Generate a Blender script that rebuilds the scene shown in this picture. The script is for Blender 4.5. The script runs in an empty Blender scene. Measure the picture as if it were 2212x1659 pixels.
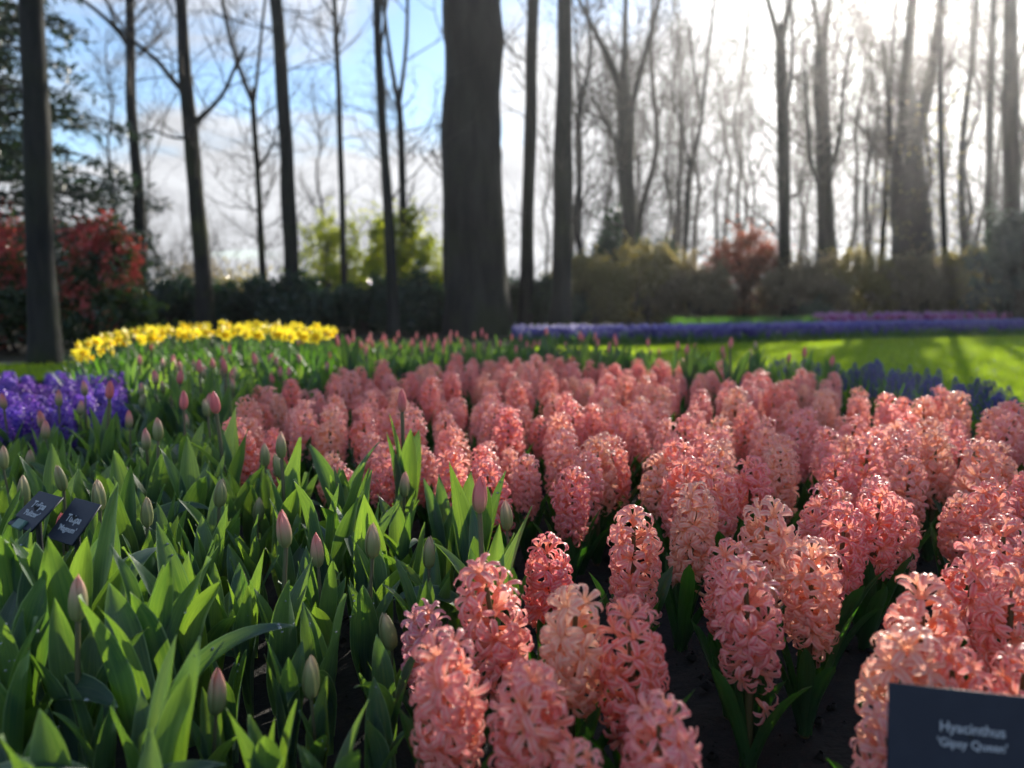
import bpy, math, random
import numpy as np
from mathutils import Vector, Matrix, Quaternion

# ------------------------------------------------------------------ camera, sky, sun, exposure
random.seed(7)
rng = np.random.default_rng(11)
sc = bpy.context.scene
col = sc.collection
R = math.radians
PI = math.pi

CAM_H = 0.60
PITCH = R(6.5)
FPX = 1664.0            # focal length in picture units (the picture is 2212 x 1659 units)

cam_data = bpy.data.cameras.new('camera')
cam = bpy.data.objects.new('camera', cam_data)
col.objects.link(cam)
cam.location = (0, 0, CAM_H)
cam.rotation_euler = (R(90) - PITCH, 0, 0)
cam_data.sensor_width = 36
cam_data.lens = 36 * FPX / 2212
cam_data.clip_start = 0.02
cam_data.clip_end = 2000
cam_data.dof.use_dof = True
cam_data.dof.focus_distance = 1.18
cam_data.dof.aperture_fstop = 3.0
sc.camera = cam

SUN_DIR = Vector((0.534, 1.0504, 0.400)).normalized()
SUN_EL = math.asin(SUN_DIR.z)
SUN_AZ = math.atan2(SUN_DIR.x, SUN_DIR.y)      # clockwise from +Y

world = bpy.data.worlds.new('World')
sc.world = world
world.use_nodes = True
wn = world.node_tree
wn.nodes.clear()


def wnode(t, **kw):
    n = wn.nodes.new(t)
    for k, v in kw.items():
        setattr(n, k, v)
    return n


def wmath(op, a, b=None, clamp=False):
    n = wnode('ShaderNodeMath', operation=op)
    n.use_clamp = clamp
    for i, x in enumerate((a, b)):
        if x is None:
            continue
        if hasattr(x, 'is_linked'):
            wn.links.new(x, n.inputs[i])
        else:
            n.inputs[i].default_value = x
    return n.outputs[0]


sky = wnode('ShaderNodeTexSky', sky_type='NISHITA')
sky.sun_disc = False
sky.sun_elevation = SUN_EL
sky.sun_rotation = SUN_AZ
sky.altitude = 0
sky.air_density = 1.0
sky.dust_density = 0.1
sky.ozone_density = 3.0
tc = wnode('ShaderNodeTexCoord')
sep = wnode('ShaderNodeSeparateXYZ')
wn.links.new(tc.outputs['Generated'], sep.inputs[0])
zc = wmath('MAXIMUM', sep.outputs[2], 0.0)
den = wmath('ADD', zc, 0.16)
cmb = wnode('ShaderNodeCombineXYZ')
wn.links.new(wmath('DIVIDE', sep.outputs[0], den), cmb.inputs[0])
wn.links.new(wmath('DIVIDE', sep.outputs[1], den), cmb.inputs[1])
cmb.inputs[2].default_value = 4.05
noi = wnode('ShaderNodeTexNoise')
noi.inputs['Scale'].default_value = 1.15
noi.inputs['Detail'].default_value = 7
noi.inputs['Roughness'].default_value = 0.56
noi.inputs['Distortion'].default_value = 0.35
wn.links.new(cmb.outputs[0], noi.inputs['Vector'])
# more of the sky is covered towards the horizon, and the veil thickens towards the sun
dotn = wnode('ShaderNodeVectorMath', operation='DOT_PRODUCT')
wn.links.new(tc.outputs['Generated'], dotn.inputs[0])
dotn.inputs[1].default_value = SUN_DIR
sd = wmath('MAXIMUM', dotn.outputs['Value'], 0.0)
veil = wmath('POWER', sd, 5.0)
hor = wmath('POWER', wmath('SUBTRACT', 1.0, zc, True), 4.5)
cov = wmath('ADD', noi.outputs[0], wmath('MULTIPLY', veil, 0.20))
cov = wmath('ADD', cov, wmath('MULTIPLY', hor, 0.25))
ramp = wnode('ShaderNodeMapRange')
ramp.interpolation_type = 'SMOOTHSTEP'
ramp.inputs['From Min'].default_value = 0.495
ramp.inputs['From Max'].default_value = 0.65
wn.links.new(cov, ramp.inputs['Value'])
noi2 = wnode('ShaderNodeTexNoise')
noi2.inputs['Scale'].default_value = 2.6
noi2.inputs['Detail'].default_value = 5
wn.links.new(cmb.outputs[0], noi2.inputs['Vector'])
bright = wmath('ADD', wmath('MULTIPLY', noi2.outputs[0], 3.4), 1.9)
bright = wmath('ADD', bright, wmath('MULTIPLY', wmath('POWER', sd, 14.0), 1.6))
ccol = wnode('ShaderNodeVectorMath', operation='SCALE')
ccol.inputs[0].default_value = (0.965, 0.985, 1.03)
wn.links.new(bright, ccol.inputs['Scale'])
mixc = wnode('ShaderNodeMix', data_type='RGBA')
wn.links.new(ramp.outputs[0], mixc.inputs['Factor'])
wn.links.new(sky.outputs[0], mixc.inputs['A'])
wn.links.new(ccol.outputs[0], mixc.inputs['B'])
bg = wnode('ShaderNodeBackground')
bg.inputs['Strength'].default_value = 0.078
wn.links.new(mixc.outputs['Result'], bg.inputs['Color'])
wo = wnode('ShaderNodeOutputWorld')
wn.links.new(bg.outputs[0], wo.inputs['Surface'])

sun_data = bpy.data.lights.new('sun', 'SUN')
sun_data.energy = 5.0
sun_data.angle = R(0.5)
sun_data.color = (1.0, 0.92, 0.79)
sun = bpy.data.objects.new('sun', sun_data)
col.objects.link(sun)
sun.rotation_euler = SUN_DIR.to_track_quat('Z', 'Y').to_euler()
sun.location = SUN_DIR * 60

vs = sc.view_settings
vs.view_transform = 'Standard'
vs.look = 'None'
vs.exposure = 1.55
vs.gamma = 1.0
cy = sc.cycles
cy.use_denoising = True
try:
    cy.denoiser = 'OPENIMAGEDENOISE'
    cy.denoising_input_passes = 'RGB_ALBEDO_NORMAL'
except Exception:
    pass
cy.max_bounces = 8
cy.diffuse_bounces = 4
cy.transmission_bounces = 5
cy.glossy_bounces = 2
cy.caustics_reflective = False
cy.caustics_refractive = False
cy.sample_clamp_indirect = 4.0

# ------------------------------------------------------------------ picture geometry
_F = Vector((0, math.cos(PITCH), -math.sin(PITCH)))
_U = Vector((0, math.sin(PITCH), math.cos(PITCH)))


def ray(u, v):
    return Vector((1, 0, 0)) * ((u - 1106) / FPX) + _F + _U * ((829.5 - v) / FPX)


def at(u, v, Y):
    d = ray(u, v)
    return Vector((0, 0, CAM_H)) + d * (Y / d.y)


def ground(u, v, z=0.0):
    d = ray(u, v)
    return Vector((0, 0, CAM_H)) + d * ((z - CAM_H) / d.z)


# ------------------------------------------------------------------ mesh helpers (quads only)
class Geo:
    def __init__(s):
        s.V, s.Q, s.T, s.M, s.n = [], [], [], [], 0

    def grid(s, P, mat=0, closed=False, uv=None):
        P = np.asarray(P, float)
        a, b = P.shape[:2]
        idx = np.arange(a * b).reshape(a, b) + s.n
        if closed:
            idx2 = np.concatenate([idx, idx[:, :1]], 1)
        else:
            idx2 = idx
        q = np.stack([idx2[:-1, :-1], idx2[:-1, 1:], idx2[1:, 1:], idx2[1:, :-1]], -1).reshape(-1, 4)
        s.V.append(P.reshape(-1, 3))
        if uv is None:
            uu = np.linspace(0, 1, b)[None, :].repeat(a, 0)
            vv = np.linspace(0, 1, a)[:, None].repeat(b, 1)
            uv = np.stack([uu, vv], -1)
        s.T.append(np.asarray(uv).reshape(-1, 2))
        s.Q.append(q)
        s.M.append(np.full(len(q), mat))
        s.n += a * b
        return s

    def quads(s, V, Q, uv, mat=0):
        V = np.asarray(V, float)
        s.V.append(V); s.Q.append(np.asarray(Q) + s.n); s.T.append(np.asarray(uv, float))
        s.M.append(np.full(len(Q), mat)); s.n += len(V)
        return s

    def tube(s, path, rad, k=6, mat=0):
        path = np.asarray(path, float)
        rad = np.asarray(rad, float)
        n = len(path)
        tan = np.gradient(path, axis=0)
        tan /= np.linalg.norm(tan, axis=1)[:, None] + 1e-12
        ref = np.array([0.0, 1.0, 0.0]) if abs(tan[0][1]) < 0.9 else np.array([1.0, 0, 0])
        rings = []
        for i in range(n):
            a = np.cross(tan[i], ref); a /= np.linalg.norm(a) + 1e-12
            b = np.cross(tan[i], a)
            th = np.arange(k) * 2 * PI / k
            rings.append(path[i] + rad[i] * (np.cos(th)[:, None] * a + np.sin(th)[:, None] * b))
        return s.grid(rings, mat, True)

    def add(s, g, M=None, mat_off=0):
        V = np.concatenate(g.V)
        if M is not None:
            A = np.array(M)
            V = V @ A[:3, :3].T + A[:3, 3]
        s.V.append(V); s.Q.append(np.concatenate(g.Q) + s.n); s.T.append(np.concatenate(g.T))
        s.M.append(np.concatenate(g.M) + mat_off); s.n += len(V)
        return s

    def mesh(s, name, mats, smooth=True):
        V = np.concatenate(s.V); Q = np.concatenate(s.Q); T = np.concatenate(s.T); M = np.concatenate(s.M)
        me = bpy.data.meshes.new(name)
        me.vertices.add(len(V)); me.vertices.foreach_set('co', V.astype(np.float32).ravel())
        me.loops.add(len(Q) * 4); me.loops.foreach_set('vertex_index', Q.astype(np.int32).ravel())
        me.polygons.add(len(Q)); me.polygons.foreach_set('loop_start', np.arange(0, len(Q) * 4, 4, dtype=np.int32))
        me.polygons.foreach_set('material_index', M.astype(np.int32))
        me.polygons.foreach_set('use_smooth', np.full(len(Q), smooth))
        uvl = me.uv_layers.new(name='UVMap')
        uvl.data.foreach_set('uv', T[Q.ravel()].astype(np.float32).ravel())
        for m in (mats if isinstance(mats, (list, tuple)) else [mats]):
            me.materials.append(m)
        me.update(calc_edges=True)
        me.validate()
        return me


def add(name, data, parent=None, M=None, color=None):
    o = bpy.data.objects.new(name, data)
    col.objects.link(o)
    if parent is not None:
        o.parent = parent
    if M is not None:
        o.matrix_basis = M
    if color is not None:
        o.color = color
    return o


def tag(o, label=None, cat=None, group=None, kind=None):
    if label: o['label'] = label
    if cat: o['category'] = cat
    if group: o['group'] = group
    if kind: o['kind'] = kind
    return o


def thing(name, label, cat, loc, rz=0.0, group=None, scale=1.0, tilt=0.0, tilt_az=0.0):
    o = bpy.data.objects.new(name, None)
    o.empty_display_size = 0.02
    col.objects.link(o)
    q = Quaternion((math.cos(tilt_az + PI / 2), math.sin(tilt_az + PI / 2), 0), tilt) @ Quaternion((0, 0, 1), rz)
    o.matrix_basis = Matrix.LocRotScale(Vector(loc), q, Vector((scale,) * 3))
    return tag(o, label, cat, group)


def box_geo(sx, sy, sz, bev=0.0):
    # a bevelled plate, centred, thickness along y
    g = Geo()
    b = bev
    prof = [(-sy / 2, b), (-sy / 2 + b, 0), (sy / 2 - b, 0), (sy / 2, b)]
    rings = []
    for y, ins in prof:
        rings.append([(-sx / 2 + ins, y, -sz / 2 + ins), (sx / 2 - ins, y, -sz / 2 + ins), (sx / 2 - ins, y, sz / 2 - ins), (-sx / 2 + ins, y, sz / 2 - ins)])
    g.grid(rings, 0, True)
    for y, ins in (prof[0], prof[-1]):
        x0, z0 = sx / 2 - ins, sz / 2 - ins
        V = [(-x0, y, -z0), (x0, y, -z0), (x0, y, z0), (-x0, y, z0)]
        g.quads(V, [[0, 1, 2, 3]] if y < 0 else [[3, 2, 1, 0]], [(0, 0), (1, 0), (1, 1), (0, 1)])
    return g


def fbm1(x, seed):
    r = np.random.default_rng(seed)
    out = np.zeros_like(x)
    for k in range(4):
        f = (k + 1) * 0.7
        out += np.sin(x * f * 2 * PI + r.uniform(0, 2 * PI)) / (k + 1.5)
    return out


# ------------------------------------------------------------------ materials
class NT:
    def __init__(s, name):
        s.m = bpy.data.materials.new(name)
        s.m.use_nodes = True
        s.t = s.m.node_tree
        s.t.nodes.clear()
        s.out = s.n('ShaderNodeOutputMaterial')

    def n(s, t, ins=None, **kw):
        nd = s.t.nodes.new(t)
        for k, v in kw.items():
            setattr(nd, k, v)
        for k, v in (ins or {}).items():
            s.set(nd, k, v)
        return nd

    def set(s, nd, k, v):
        if isinstance(v, bpy.types.NodeSocket):
            s.t.links.new(v, nd.inputs[k])
        else:
            if isinstance(v, tuple) and len(v) == 3 and nd.inputs[k].type == 'RGBA':
                v = v + (1,)
            nd.inputs[k].default_value = v

    def math(s, op, a, b=0.0, clamp=False):
        nd = s.n('ShaderNodeMath', {0: a, 1: b}, operation=op)
        nd.use_clamp = clamp
        return nd.outputs[0]

    def mix(s, f, a, b, blend='MIX'):
        nd = s.n('ShaderNodeMix', data_type='RGBA', blend_type=blend)
        s.set(nd, 'Factor', f); s.set(nd, 'A', a); s.set(nd, 'B', b)
        return nd.outputs['Result']

    def rng(s, x, a, b, c=0.0, d=1.0, smooth=True):
        nd = s.n('ShaderNodeMapRange', {'Value': x, 'From Min': a, 'From Max': b, 'To Min': c, 'To Max': d})
        if smooth: nd.interpolation_type = 'SMOOTHSTEP'
        return nd.outputs[0]

    def uv(s):
        sp = s.n('ShaderNodeSeparateXYZ', {0: s.n('ShaderNodeTexCoord').outputs['UV']})
        return sp.outputs[0], sp.outputs[1]

    def noise(s, vec, scale, detail=3, rough=0.5):
        return s.n('ShaderNodeTexNoise', {'Vector': vec, 'Scale': scale, 'Detail': detail, 'Roughness': rough}).outputs[0]

    def leafy(s, dcol, tcol, tf=0.45, rough=0.4, spec=0.5, bump=None, bstr=0.2, bdist=0.001):
        """a thin sheet: glossy diffuse front mixed with light that shines through"""
        p = s.n('ShaderNodeBsdfPrincipled', {'Base Color': dcol, 'Roughness': rough, 'Specular IOR Level': spec})
        t = s.n('ShaderNodeBsdfTranslucent', {'Color': tcol})
        if bump is not None:
            b = s.n('ShaderNodeBump', {'Height': bump, 'Strength': bstr, 'Distance': bdist})
            s.t.links.new(b.outputs[0], p.inputs['Normal'])
        m = s.n('ShaderNodeMixShader', {0: tf, 1: p.outputs[0], 2: t.outputs[0]})
        s.t.links.new(m.outputs[0], s.out.inputs['Surface'])
        return s.m

    def solid(s, c, rough=0.7, spec=0.3, bump=None, bstr=0.4, bdist=0.01):
        p = s.n('ShaderNodeBsdfPrincipled', {'Base Color': c, 'Roughness': rough, 'Specular IOR Level': spec})
        if bump is not None:
            b = s.n('ShaderNodeBump', {'Height': bump, 'Strength': bstr, 'Distance': bdist})
            s.t.links.new(b.outputs[0], p.inputs['Normal'])
        s.t.links.new(p.outputs[0], s.out.inputs['Surface'])
        return s.m


def combine(m, x, y, z):
    return m.n('ShaderNodeCombineXYZ', {0: x, 1: y, 2: z}).outputs[0]


def mat_blade(name, d1, d2, t1, t2, edge, tf=0.45, rough=0.38, spec=0.45, veins=38.0, spots=True):
    m = NT(name)
    u, v = m.uv()
    rnd = m.n('ShaderNodeObjectInfo').outputs['Random']
    vec = combine(m, m.math('MULTIPLY', u, veins), m.math('MULTIPLY', v, 2.2), m.math('MULTIPLY', rnd, 40.0))
    vein = m.noise(vec, 1.0, 2, 0.6)
    tone = m.noise(combine(m, m.math('MULTIPLY', u, 2.0), m.math('MULTIPLY', v, 3.0), m.math('MULTIPLY', rnd, 31.0)), 1.3, 2)
    vf = m.rng(vein, 0.35, 0.68)
    f = m.math('ADD', m.math('MULTIPLY', vf, 0.45), m.math('MULTIPLY', tone, 0.5))
    f = m.math('ADD', f, m.math('MULTIPLY', m.math('SUBTRACT', rnd, 0.5), 0.45), True)
    dc = m.mix(f, d1, d2)
    tcv = m.mix(f, t1, t2)
    e = m.rng(m.math('ABSOLUTE', m.math('SUBTRACT', u, 0.5)), 0.462, 0.494)
    tipf = m.rng(v, 0.965, 1.0)
    ef = m.math('MULTIPLY', m.math('MAXIMUM', e, tipf), 0.75)
    dc = m.mix(ef, dc, edge)
    if spots:
        sp = m.noise(combine(m, m.math('MULTIPLY', u, 9.0), m.math('MULTIPLY', v, 26.0), m.math('MULTIPLY', rnd, 77.0)), 1.0, 2, 0.7)
        sf = m.rng(sp, 0.72, 0.80)
        dc = m.mix(m.math('MULTIPLY', sf, 0.6), dc, (0.035, 0.035, 0.02))
        tcv = m.mix(m.math('MULTIPLY', sf, 0.6), tcv, (0.05, 0.05, 0.01))
    rg = m.math('ADD', m.math('MULTIPLY', tone, 0.25), rough - 0.1)
    return m.leafy(dc, tcv, tf, rg, spec, vf, 0.25, 0.0006)


M_TLEAF = mat_blade('tulip_leaf', (0.030, 0.068, 0.055), (0.074, 0.128, 0.096), (0.10, 0.27, 0.025), (0.42, 0.64, 0.04), (0.38, 0.50, 0.28), 0.40, 0.36, 0.5)
M_HLEAF = mat_blade('hyacinth_leaf', (0.024, 0.064, 0.030), (0.042, 0.098, 0.040), (0.06, 0.24, 0.012), (0.13, 0.40, 0.02), (0.06, 0.12, 0.045), 0.30, 0.3, 0.5, 16.0, False)
M_DLEAF = mat_blade('daffodil_leaf', (0.045, 0.11, 0.05), (0.08, 0.17, 0.07), (0.12, 0.34, 0.02), (0.22, 0.48, 0.03), (0.1, 0.2, 0.08), 0.4, 0.4, 0.4, 12.0, False)


def mat_petal():
    m = NT('hyacinth_petal')
    u, v = m.uv()
    oi = m.n('ShaderNodeObjectInfo')
    base = oi.outputs['Color']
    mid = m.rng(m.math('ABSOLUTE', m.math('SUBTRACT', u, 0.5)), 0.04, 0.34)
    deep = m.mix(1.0, base, (0.98, 0.74, 0.76), 'MULTIPLY')
    soft = oi.outputs['Alpha']        # 1 for the salmon kinds with pale petal margins, 0 for the violet ones
    pale = m.mix(m.math('ADD', m.math('MULTIPLY', soft, 0.36), 0.06), base, (0.97, 0.74, 0.66))
    c = m.mix(mid, deep, pale)
    thr = m.rng(v, 0.12, 0.52)
    c = m.mix(thr, m.mix(m.math('MULTIPLY', soft, 0.55), base, (0.95, 0.52, 0.28)), c)
    tip = m.rng(v, 0.8, 1.0)
    c = m.mix(m.math('MULTIPLY', m.math('MULTIPLY', tip, soft), 0.35), c, m.mix(0.5, base, (0.92, 0.45, 0.55)))
    # light through the petal keeps the petal's own colour, warmer
    tcv = m.mix(1.0, c, (1.0, 0.90, 0.86), 'MULTIPLY')
    nz = m.noise(combine(m, m.math('MULTIPLY', u, 12.0), m.math('MULTIPLY', v, 2.0), oi.outputs['Random']), 1.0, 2)
    return m.leafy(c, tcv, 0.57, 0.36, 0.5, nz, 0.3, 0.0004)


M_PETAL = mat_petal()


def mat_bell(name):
    m = NT(name)
    u, v = m.uv()
    oi = m.n('ShaderNodeObjectInfo')
    c = m.mix(m.rng(v, 0.2, 0.95), oi.outputs['Color'], m.mix(0.35, oi.outputs['Color'], (0.45, 0.42, 0.75)))
    return m.leafy(c, c, 0.35, 0.4, 0.4)


M_BELL = mat_bell('violet_petal')


def mat_bud():
    m = NT('tulip_bud')
    u, v = m.uv()
    oi = m.n('ShaderNodeObjectInfo')
    pk = m.n('ShaderNodeSeparateColor', {0: oi.outputs['Color']}).outputs[0]
    str_ = m.noise(combine(m, m.math('MULTIPLY', u, 22.0), m.math('MULTIPLY', v, 1.5), m.math('MULTIPLY', oi.outputs['Random'], 9.0)), 1.0, 2)
    g = m.mix(str_, (0.22, 0.28, 0.10), (0.34, 0.37, 0.17))
    beige = m.mix(str_, (0.64, 0.46, 0.31), (0.76, 0.56, 0.40))
    pink = m.mix(str_, (0.78, 0.18, 0.20), (0.84, 0.30, 0.29))
    f1 = m.rng(m.math('ADD', v, m.math('MULTIPLY', m.math('SUBTRACT', pk, 0.5), 0.9)), 0.10, 0.85)
    c = m.mix(f1, g, beige)
    f2 = m.rng(m.math('ADD', m.math('ADD', m.math('MULTIPLY', v, 0.55), pk), m.math('MULTIPLY', str_, 0.3)), 0.72, 1.28)
    c = m.mix(f2, c, pink)
    seam = m.rng(m.math('ABSOLUTE', m.math('SUBTRACT', u, 0.5)), 0.46, 0.5)
    c = m.mix(m.math('MULTIPLY', seam, 0.7), c, (0.16, 0.09, 0.05))
    return m.leafy(c, c, 0.36, 0.42, 0.4, str_, 0.25, 0.0006)


M_BUD = mat_bud()


def mat_stem(name, a, b):
    m = NT(name)
    u, v = m.uv()
    n1 = m.noise(combine(m, m.math('MULTIPLY', u, 4.0), m.math('MULTIPLY', v, 8.0), 0.0), 1.0, 3)
    return m.leafy(m.mix(n1, a, b), m.mix(n1, a, b), 0.15, 0.4, 0.4)


M_TSTEM = mat_stem('tulip_stem', (0.10, 0.14, 0.06), (0.17, 0.13, 0.09))
M_HSTEM = mat_stem('hyacinth_stem', (0.09, 0.11, 0.04), (0.15, 0.10, 0.05))
M_GSTEM = mat_stem('green_stem', (0.07, 0.15, 0.05), (0.12, 0.20, 0.07))


def mat_yellow(name, a, b):
    m = NT(name)
    u, v = m.uv()
    c = m.mix(v, a, b)
    return m.leafy(c, c, 0.45, 0.45, 0.35)


M_DAFF = mat_yellow('daffodil_petal', (0.82, 0.64, 0.02), (0.88, 0.76, 0.05))
M_CORONA = mat_yellow('daffodil_corona', (0.82, 0.52, 0.01), (0.86, 0.62, 0.02))


def mat_bark(name, a, b, moss, mossf, scale=6.0):
    m = NT(name)
    tcn = m.n('ShaderNodeTexCoord').outputs['Object']
    mp = m.n('ShaderNodeMapping', {'Vector': tcn, 'Scale': (1, 1, 0.22)}).outputs[0]
    n1 = m.noise(mp, scale, 6, 0.62)
    n2 = m.noise(tcn, 1.4, 4, 0.6)
    sx = m.n('ShaderNodeSeparateXYZ', {0: tcn})
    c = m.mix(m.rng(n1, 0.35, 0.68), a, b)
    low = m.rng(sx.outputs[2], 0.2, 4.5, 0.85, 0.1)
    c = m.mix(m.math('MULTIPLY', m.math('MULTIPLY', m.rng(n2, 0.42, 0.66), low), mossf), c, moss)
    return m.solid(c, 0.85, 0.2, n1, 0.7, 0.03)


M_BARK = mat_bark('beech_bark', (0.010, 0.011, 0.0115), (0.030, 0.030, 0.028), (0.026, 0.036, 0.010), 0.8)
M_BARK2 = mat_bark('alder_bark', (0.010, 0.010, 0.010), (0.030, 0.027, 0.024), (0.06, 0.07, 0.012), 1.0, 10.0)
M_TWIG = NT('twig_bark').solid((0.050, 0.043, 0.037), 0.8, 0.2)


def mat_foliage(name, a, b, ta, tb, tf=0.35, rough=0.4, spec=0.5, accent=None, acc_lo=0.5, acc_hi=0.62, acc_scale=2.2):
    m = NT(name)
    geo = m.n('ShaderNodeNewGeometry')
    tcn = m.n('ShaderNodeTexCoord').outputs['Object']
    r = geo.outputs['Random Per Island']
    c = m.mix(r, a, b)
    t = m.mix(r, ta, tb)
    if accent:
        z = m.n('ShaderNodeSeparateXYZ', {0: tcn}).outputs[2]
        cl = m.noise(tcn, acc_scale, 2, 0.6)
        f = m.math('ADD', m.math('ADD', cl, m.math('MULTIPLY', m.math('SUBTRACT', r, 0.5), 0.28)), m.rng(z, 0.2, 1.5, -0.16, 0.12, False))
        f = m.rng(f, acc_lo, acc_hi)
        c = m.mix(f, c, m.mix(r, accent[0], accent[1]))
        t = m.mix(f, t, m.mix(r, accent[0], accent[1]))
    return m.leafy(c, t, tf, rough, spec)


M_PHOTINIA = mat_foliage('photinia_leaf', (0.025, 0.05, 0.022), (0.05, 0.085, 0.035), (0.05, 0.12, 0.02), (0.10, 0.18, 0.03), 0.48, 0.20, 0.7,
                         ((0.48, 0.035, 0.045), (0.60, 0.12, 0.09)), 0.48, 0.60, 3.0)
M_LAUREL = mat_foliage('laurel_leaf', (0.016, 0.034, 0.022), (0.035, 0.065, 0.038), (0.03, 0.09, 0.02), (0.06, 0.14, 0.03), 0.28, 0.24, 0.6)
M_LIME = mat_foliage('fresh_spring_leaf', (0.15, 0.22, 0.02), (0.24, 0.29, 0.03), (0.44, 0.55, 0.02), (0.66, 0.66, 0.04), 0.55, 0.5, 0.3)
M_OLIVE = mat_foliage('budding_twig_leaf', (0.13, 0.12, 0.05), (0.22, 0.19, 0.075), (0.34, 0.28, 0.07), (0.52, 0.44, 0.11), 0.45, 0.45, 0.35)
M_BROWN = mat_foliage('bronze_leaf', (0.13, 0.10, 0.07), (0.19, 0.155, 0.10), (0.30, 0.24, 0.12), (0.44, 0.36, 0.17), 0.45, 0.4, 0.4)
M_RUST = mat_foliage('coral_shoot_leaf', (0.10, 0.06, 0.04), (0.16, 0.09, 0.05), (0.25, 0.12, 0.06), (0.34, 0.18, 0.07), 0.4, 0.4, 0.4,
                     ((0.42, 0.08, 0.05), (0.48, 0.17, 0.08)), 0.45, 0.60, 1.6)
M_CONIFER = mat_foliage('conifer_needle', (0.012, 0.026, 0.018), (0.028, 0.05, 0.03), (0.02, 0.05, 0.02), (0.04, 0.08, 0.02), 0.2, 0.45, 0.4)
M_BLUEGREEN = mat_foliage('bluish_evergreen_leaf', (0.03, 0.055, 0.05), (0.06, 0.09, 0.075), (0.05, 0.10, 0.06), (0.10, 0.16, 0.08), 0.3, 0.35, 0.5)


def mat_soil():
    m = NT('dark_soil')
    tcn = m.n('ShaderNodeTexCoord').outputs['Object']
    n1 = m.noise(tcn, 60, 6, 0.65)
    n2 = m.noise(tcn, 7, 4, 0.6)
    c = m.mix(m.rng(n1, 0.35, 0.7), (0.004, 0.0033, 0.0028), (0.014, 0.010, 0.008))
    c = m.mix(m.math('MULTIPLY', n2, 0.4), c, (0.012, 0.010, 0.008))
    return m.solid(c, 0.75, 0.35, n1, 0.9, 0.012)


M_SOIL = mat_soil()


def mat_lawn():
    m = NT('lawn_turf')
    tcn = m.n('ShaderNodeTexCoord').outputs['Object']
    n1 = m.noise(tcn, 90, 5, 0.65)
    n2 = m.noise(tcn, 1.7, 3, 0.5)
    c = m.mix(n1, (0.035, 0.085, 0.012), (0.085, 0.155, 0.022))
    c = m.mix(m.math('MULTIPLY', n2, 0.5), c, (0.07, 0.12, 0.015))
    return m.solid(c, 0.8, 0.2, n1, 0.8, 0.02)


M_LAWN = mat_lawn()
M_GRASS = mat_foliage('grass_blade', (0.075, 0.15, 0.012), (0.13, 0.21, 0.02), (0.42, 0.66, 0.015), (0.62, 0.80, 0.03), 0.55, 0.45, 0.3)


def mat_ground():
    m = NT('leaf_litter')
    tcn = m.n('ShaderNodeTexCoord').outputs['Object']
    n1 = m.noise(tcn, 25, 6, 0.7)
    n2 = m.noise(tcn, 0.6, 4, 0.6)
    c = m.mix(n1, (0.02, 0.017, 0.012), (0.07, 0.052, 0.034))
    c = m.mix(m.math('MULTIPLY', m.rng(n2, 0.45, 0.65), 0.6), c, (0.035, 0.055, 0.018))
    return m.solid(c, 0.9, 0.2, n1, 0.8, 0.03)


M_GROUND = mat_ground()


def mat_path():
    m = NT('gravel_path')
    tcn = m.n('ShaderNodeTexCoord').outputs['Object']
    n1 = m.noise(tcn, 120, 4, 0.7)
    return m.solid(m.mix(n1, (0.16, 0.14, 0.12), (0.30, 0.27, 0.24)), 0.9, 0.2, n1, 0.8, 0.01)


M_PATH = mat_path()


def mat_plate():
    m = NT('dark_blue_plate')
    tcn = m.n('ShaderNodeTexCoord').outputs['Object']
    n1 = m.noise(tcn, 220, 3, 0.6)
    n2 = m.noise(tcn, 22, 3, 0.6)
    c = m.mix(m.rng(n2, 0.4, 0.75), (0.010, 0.016, 0.032), (0.016, 0.024, 0.042))
    return m.solid(c, 0.5, 0.35, n1, 0.15, 0.0005)


M_PLATE = mat_plate()
M_LETTER = NT('white_print').solid((0.42, 0.45, 0.48), 0.6, 0.3)
M_STAKE = NT('dark_stake').solid((0.02, 0.022, 0.026), 0.55, 0.4)
M_CLIP = NT('grey_green_clip').solid((0.08, 0.16, 0.13), 0.4, 0.4)


def mat_drop():
    m = NT('dew_water')
    p = m.n('ShaderNodeBsdfPrincipled', {'Base Color': (0.9, 0.97, 1.0), 'Roughness': 0.03, 'IOR': 1.33, 'Transmission Weight': 0.7, 'Specular IOR Level': 0.9})
    m.t.links.new(p.outputs[0], m.out.inputs['Surface'])
    return m.m


M_DROP = mat_drop()

# ------------------------------------------------------------------ plant piece builders


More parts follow.
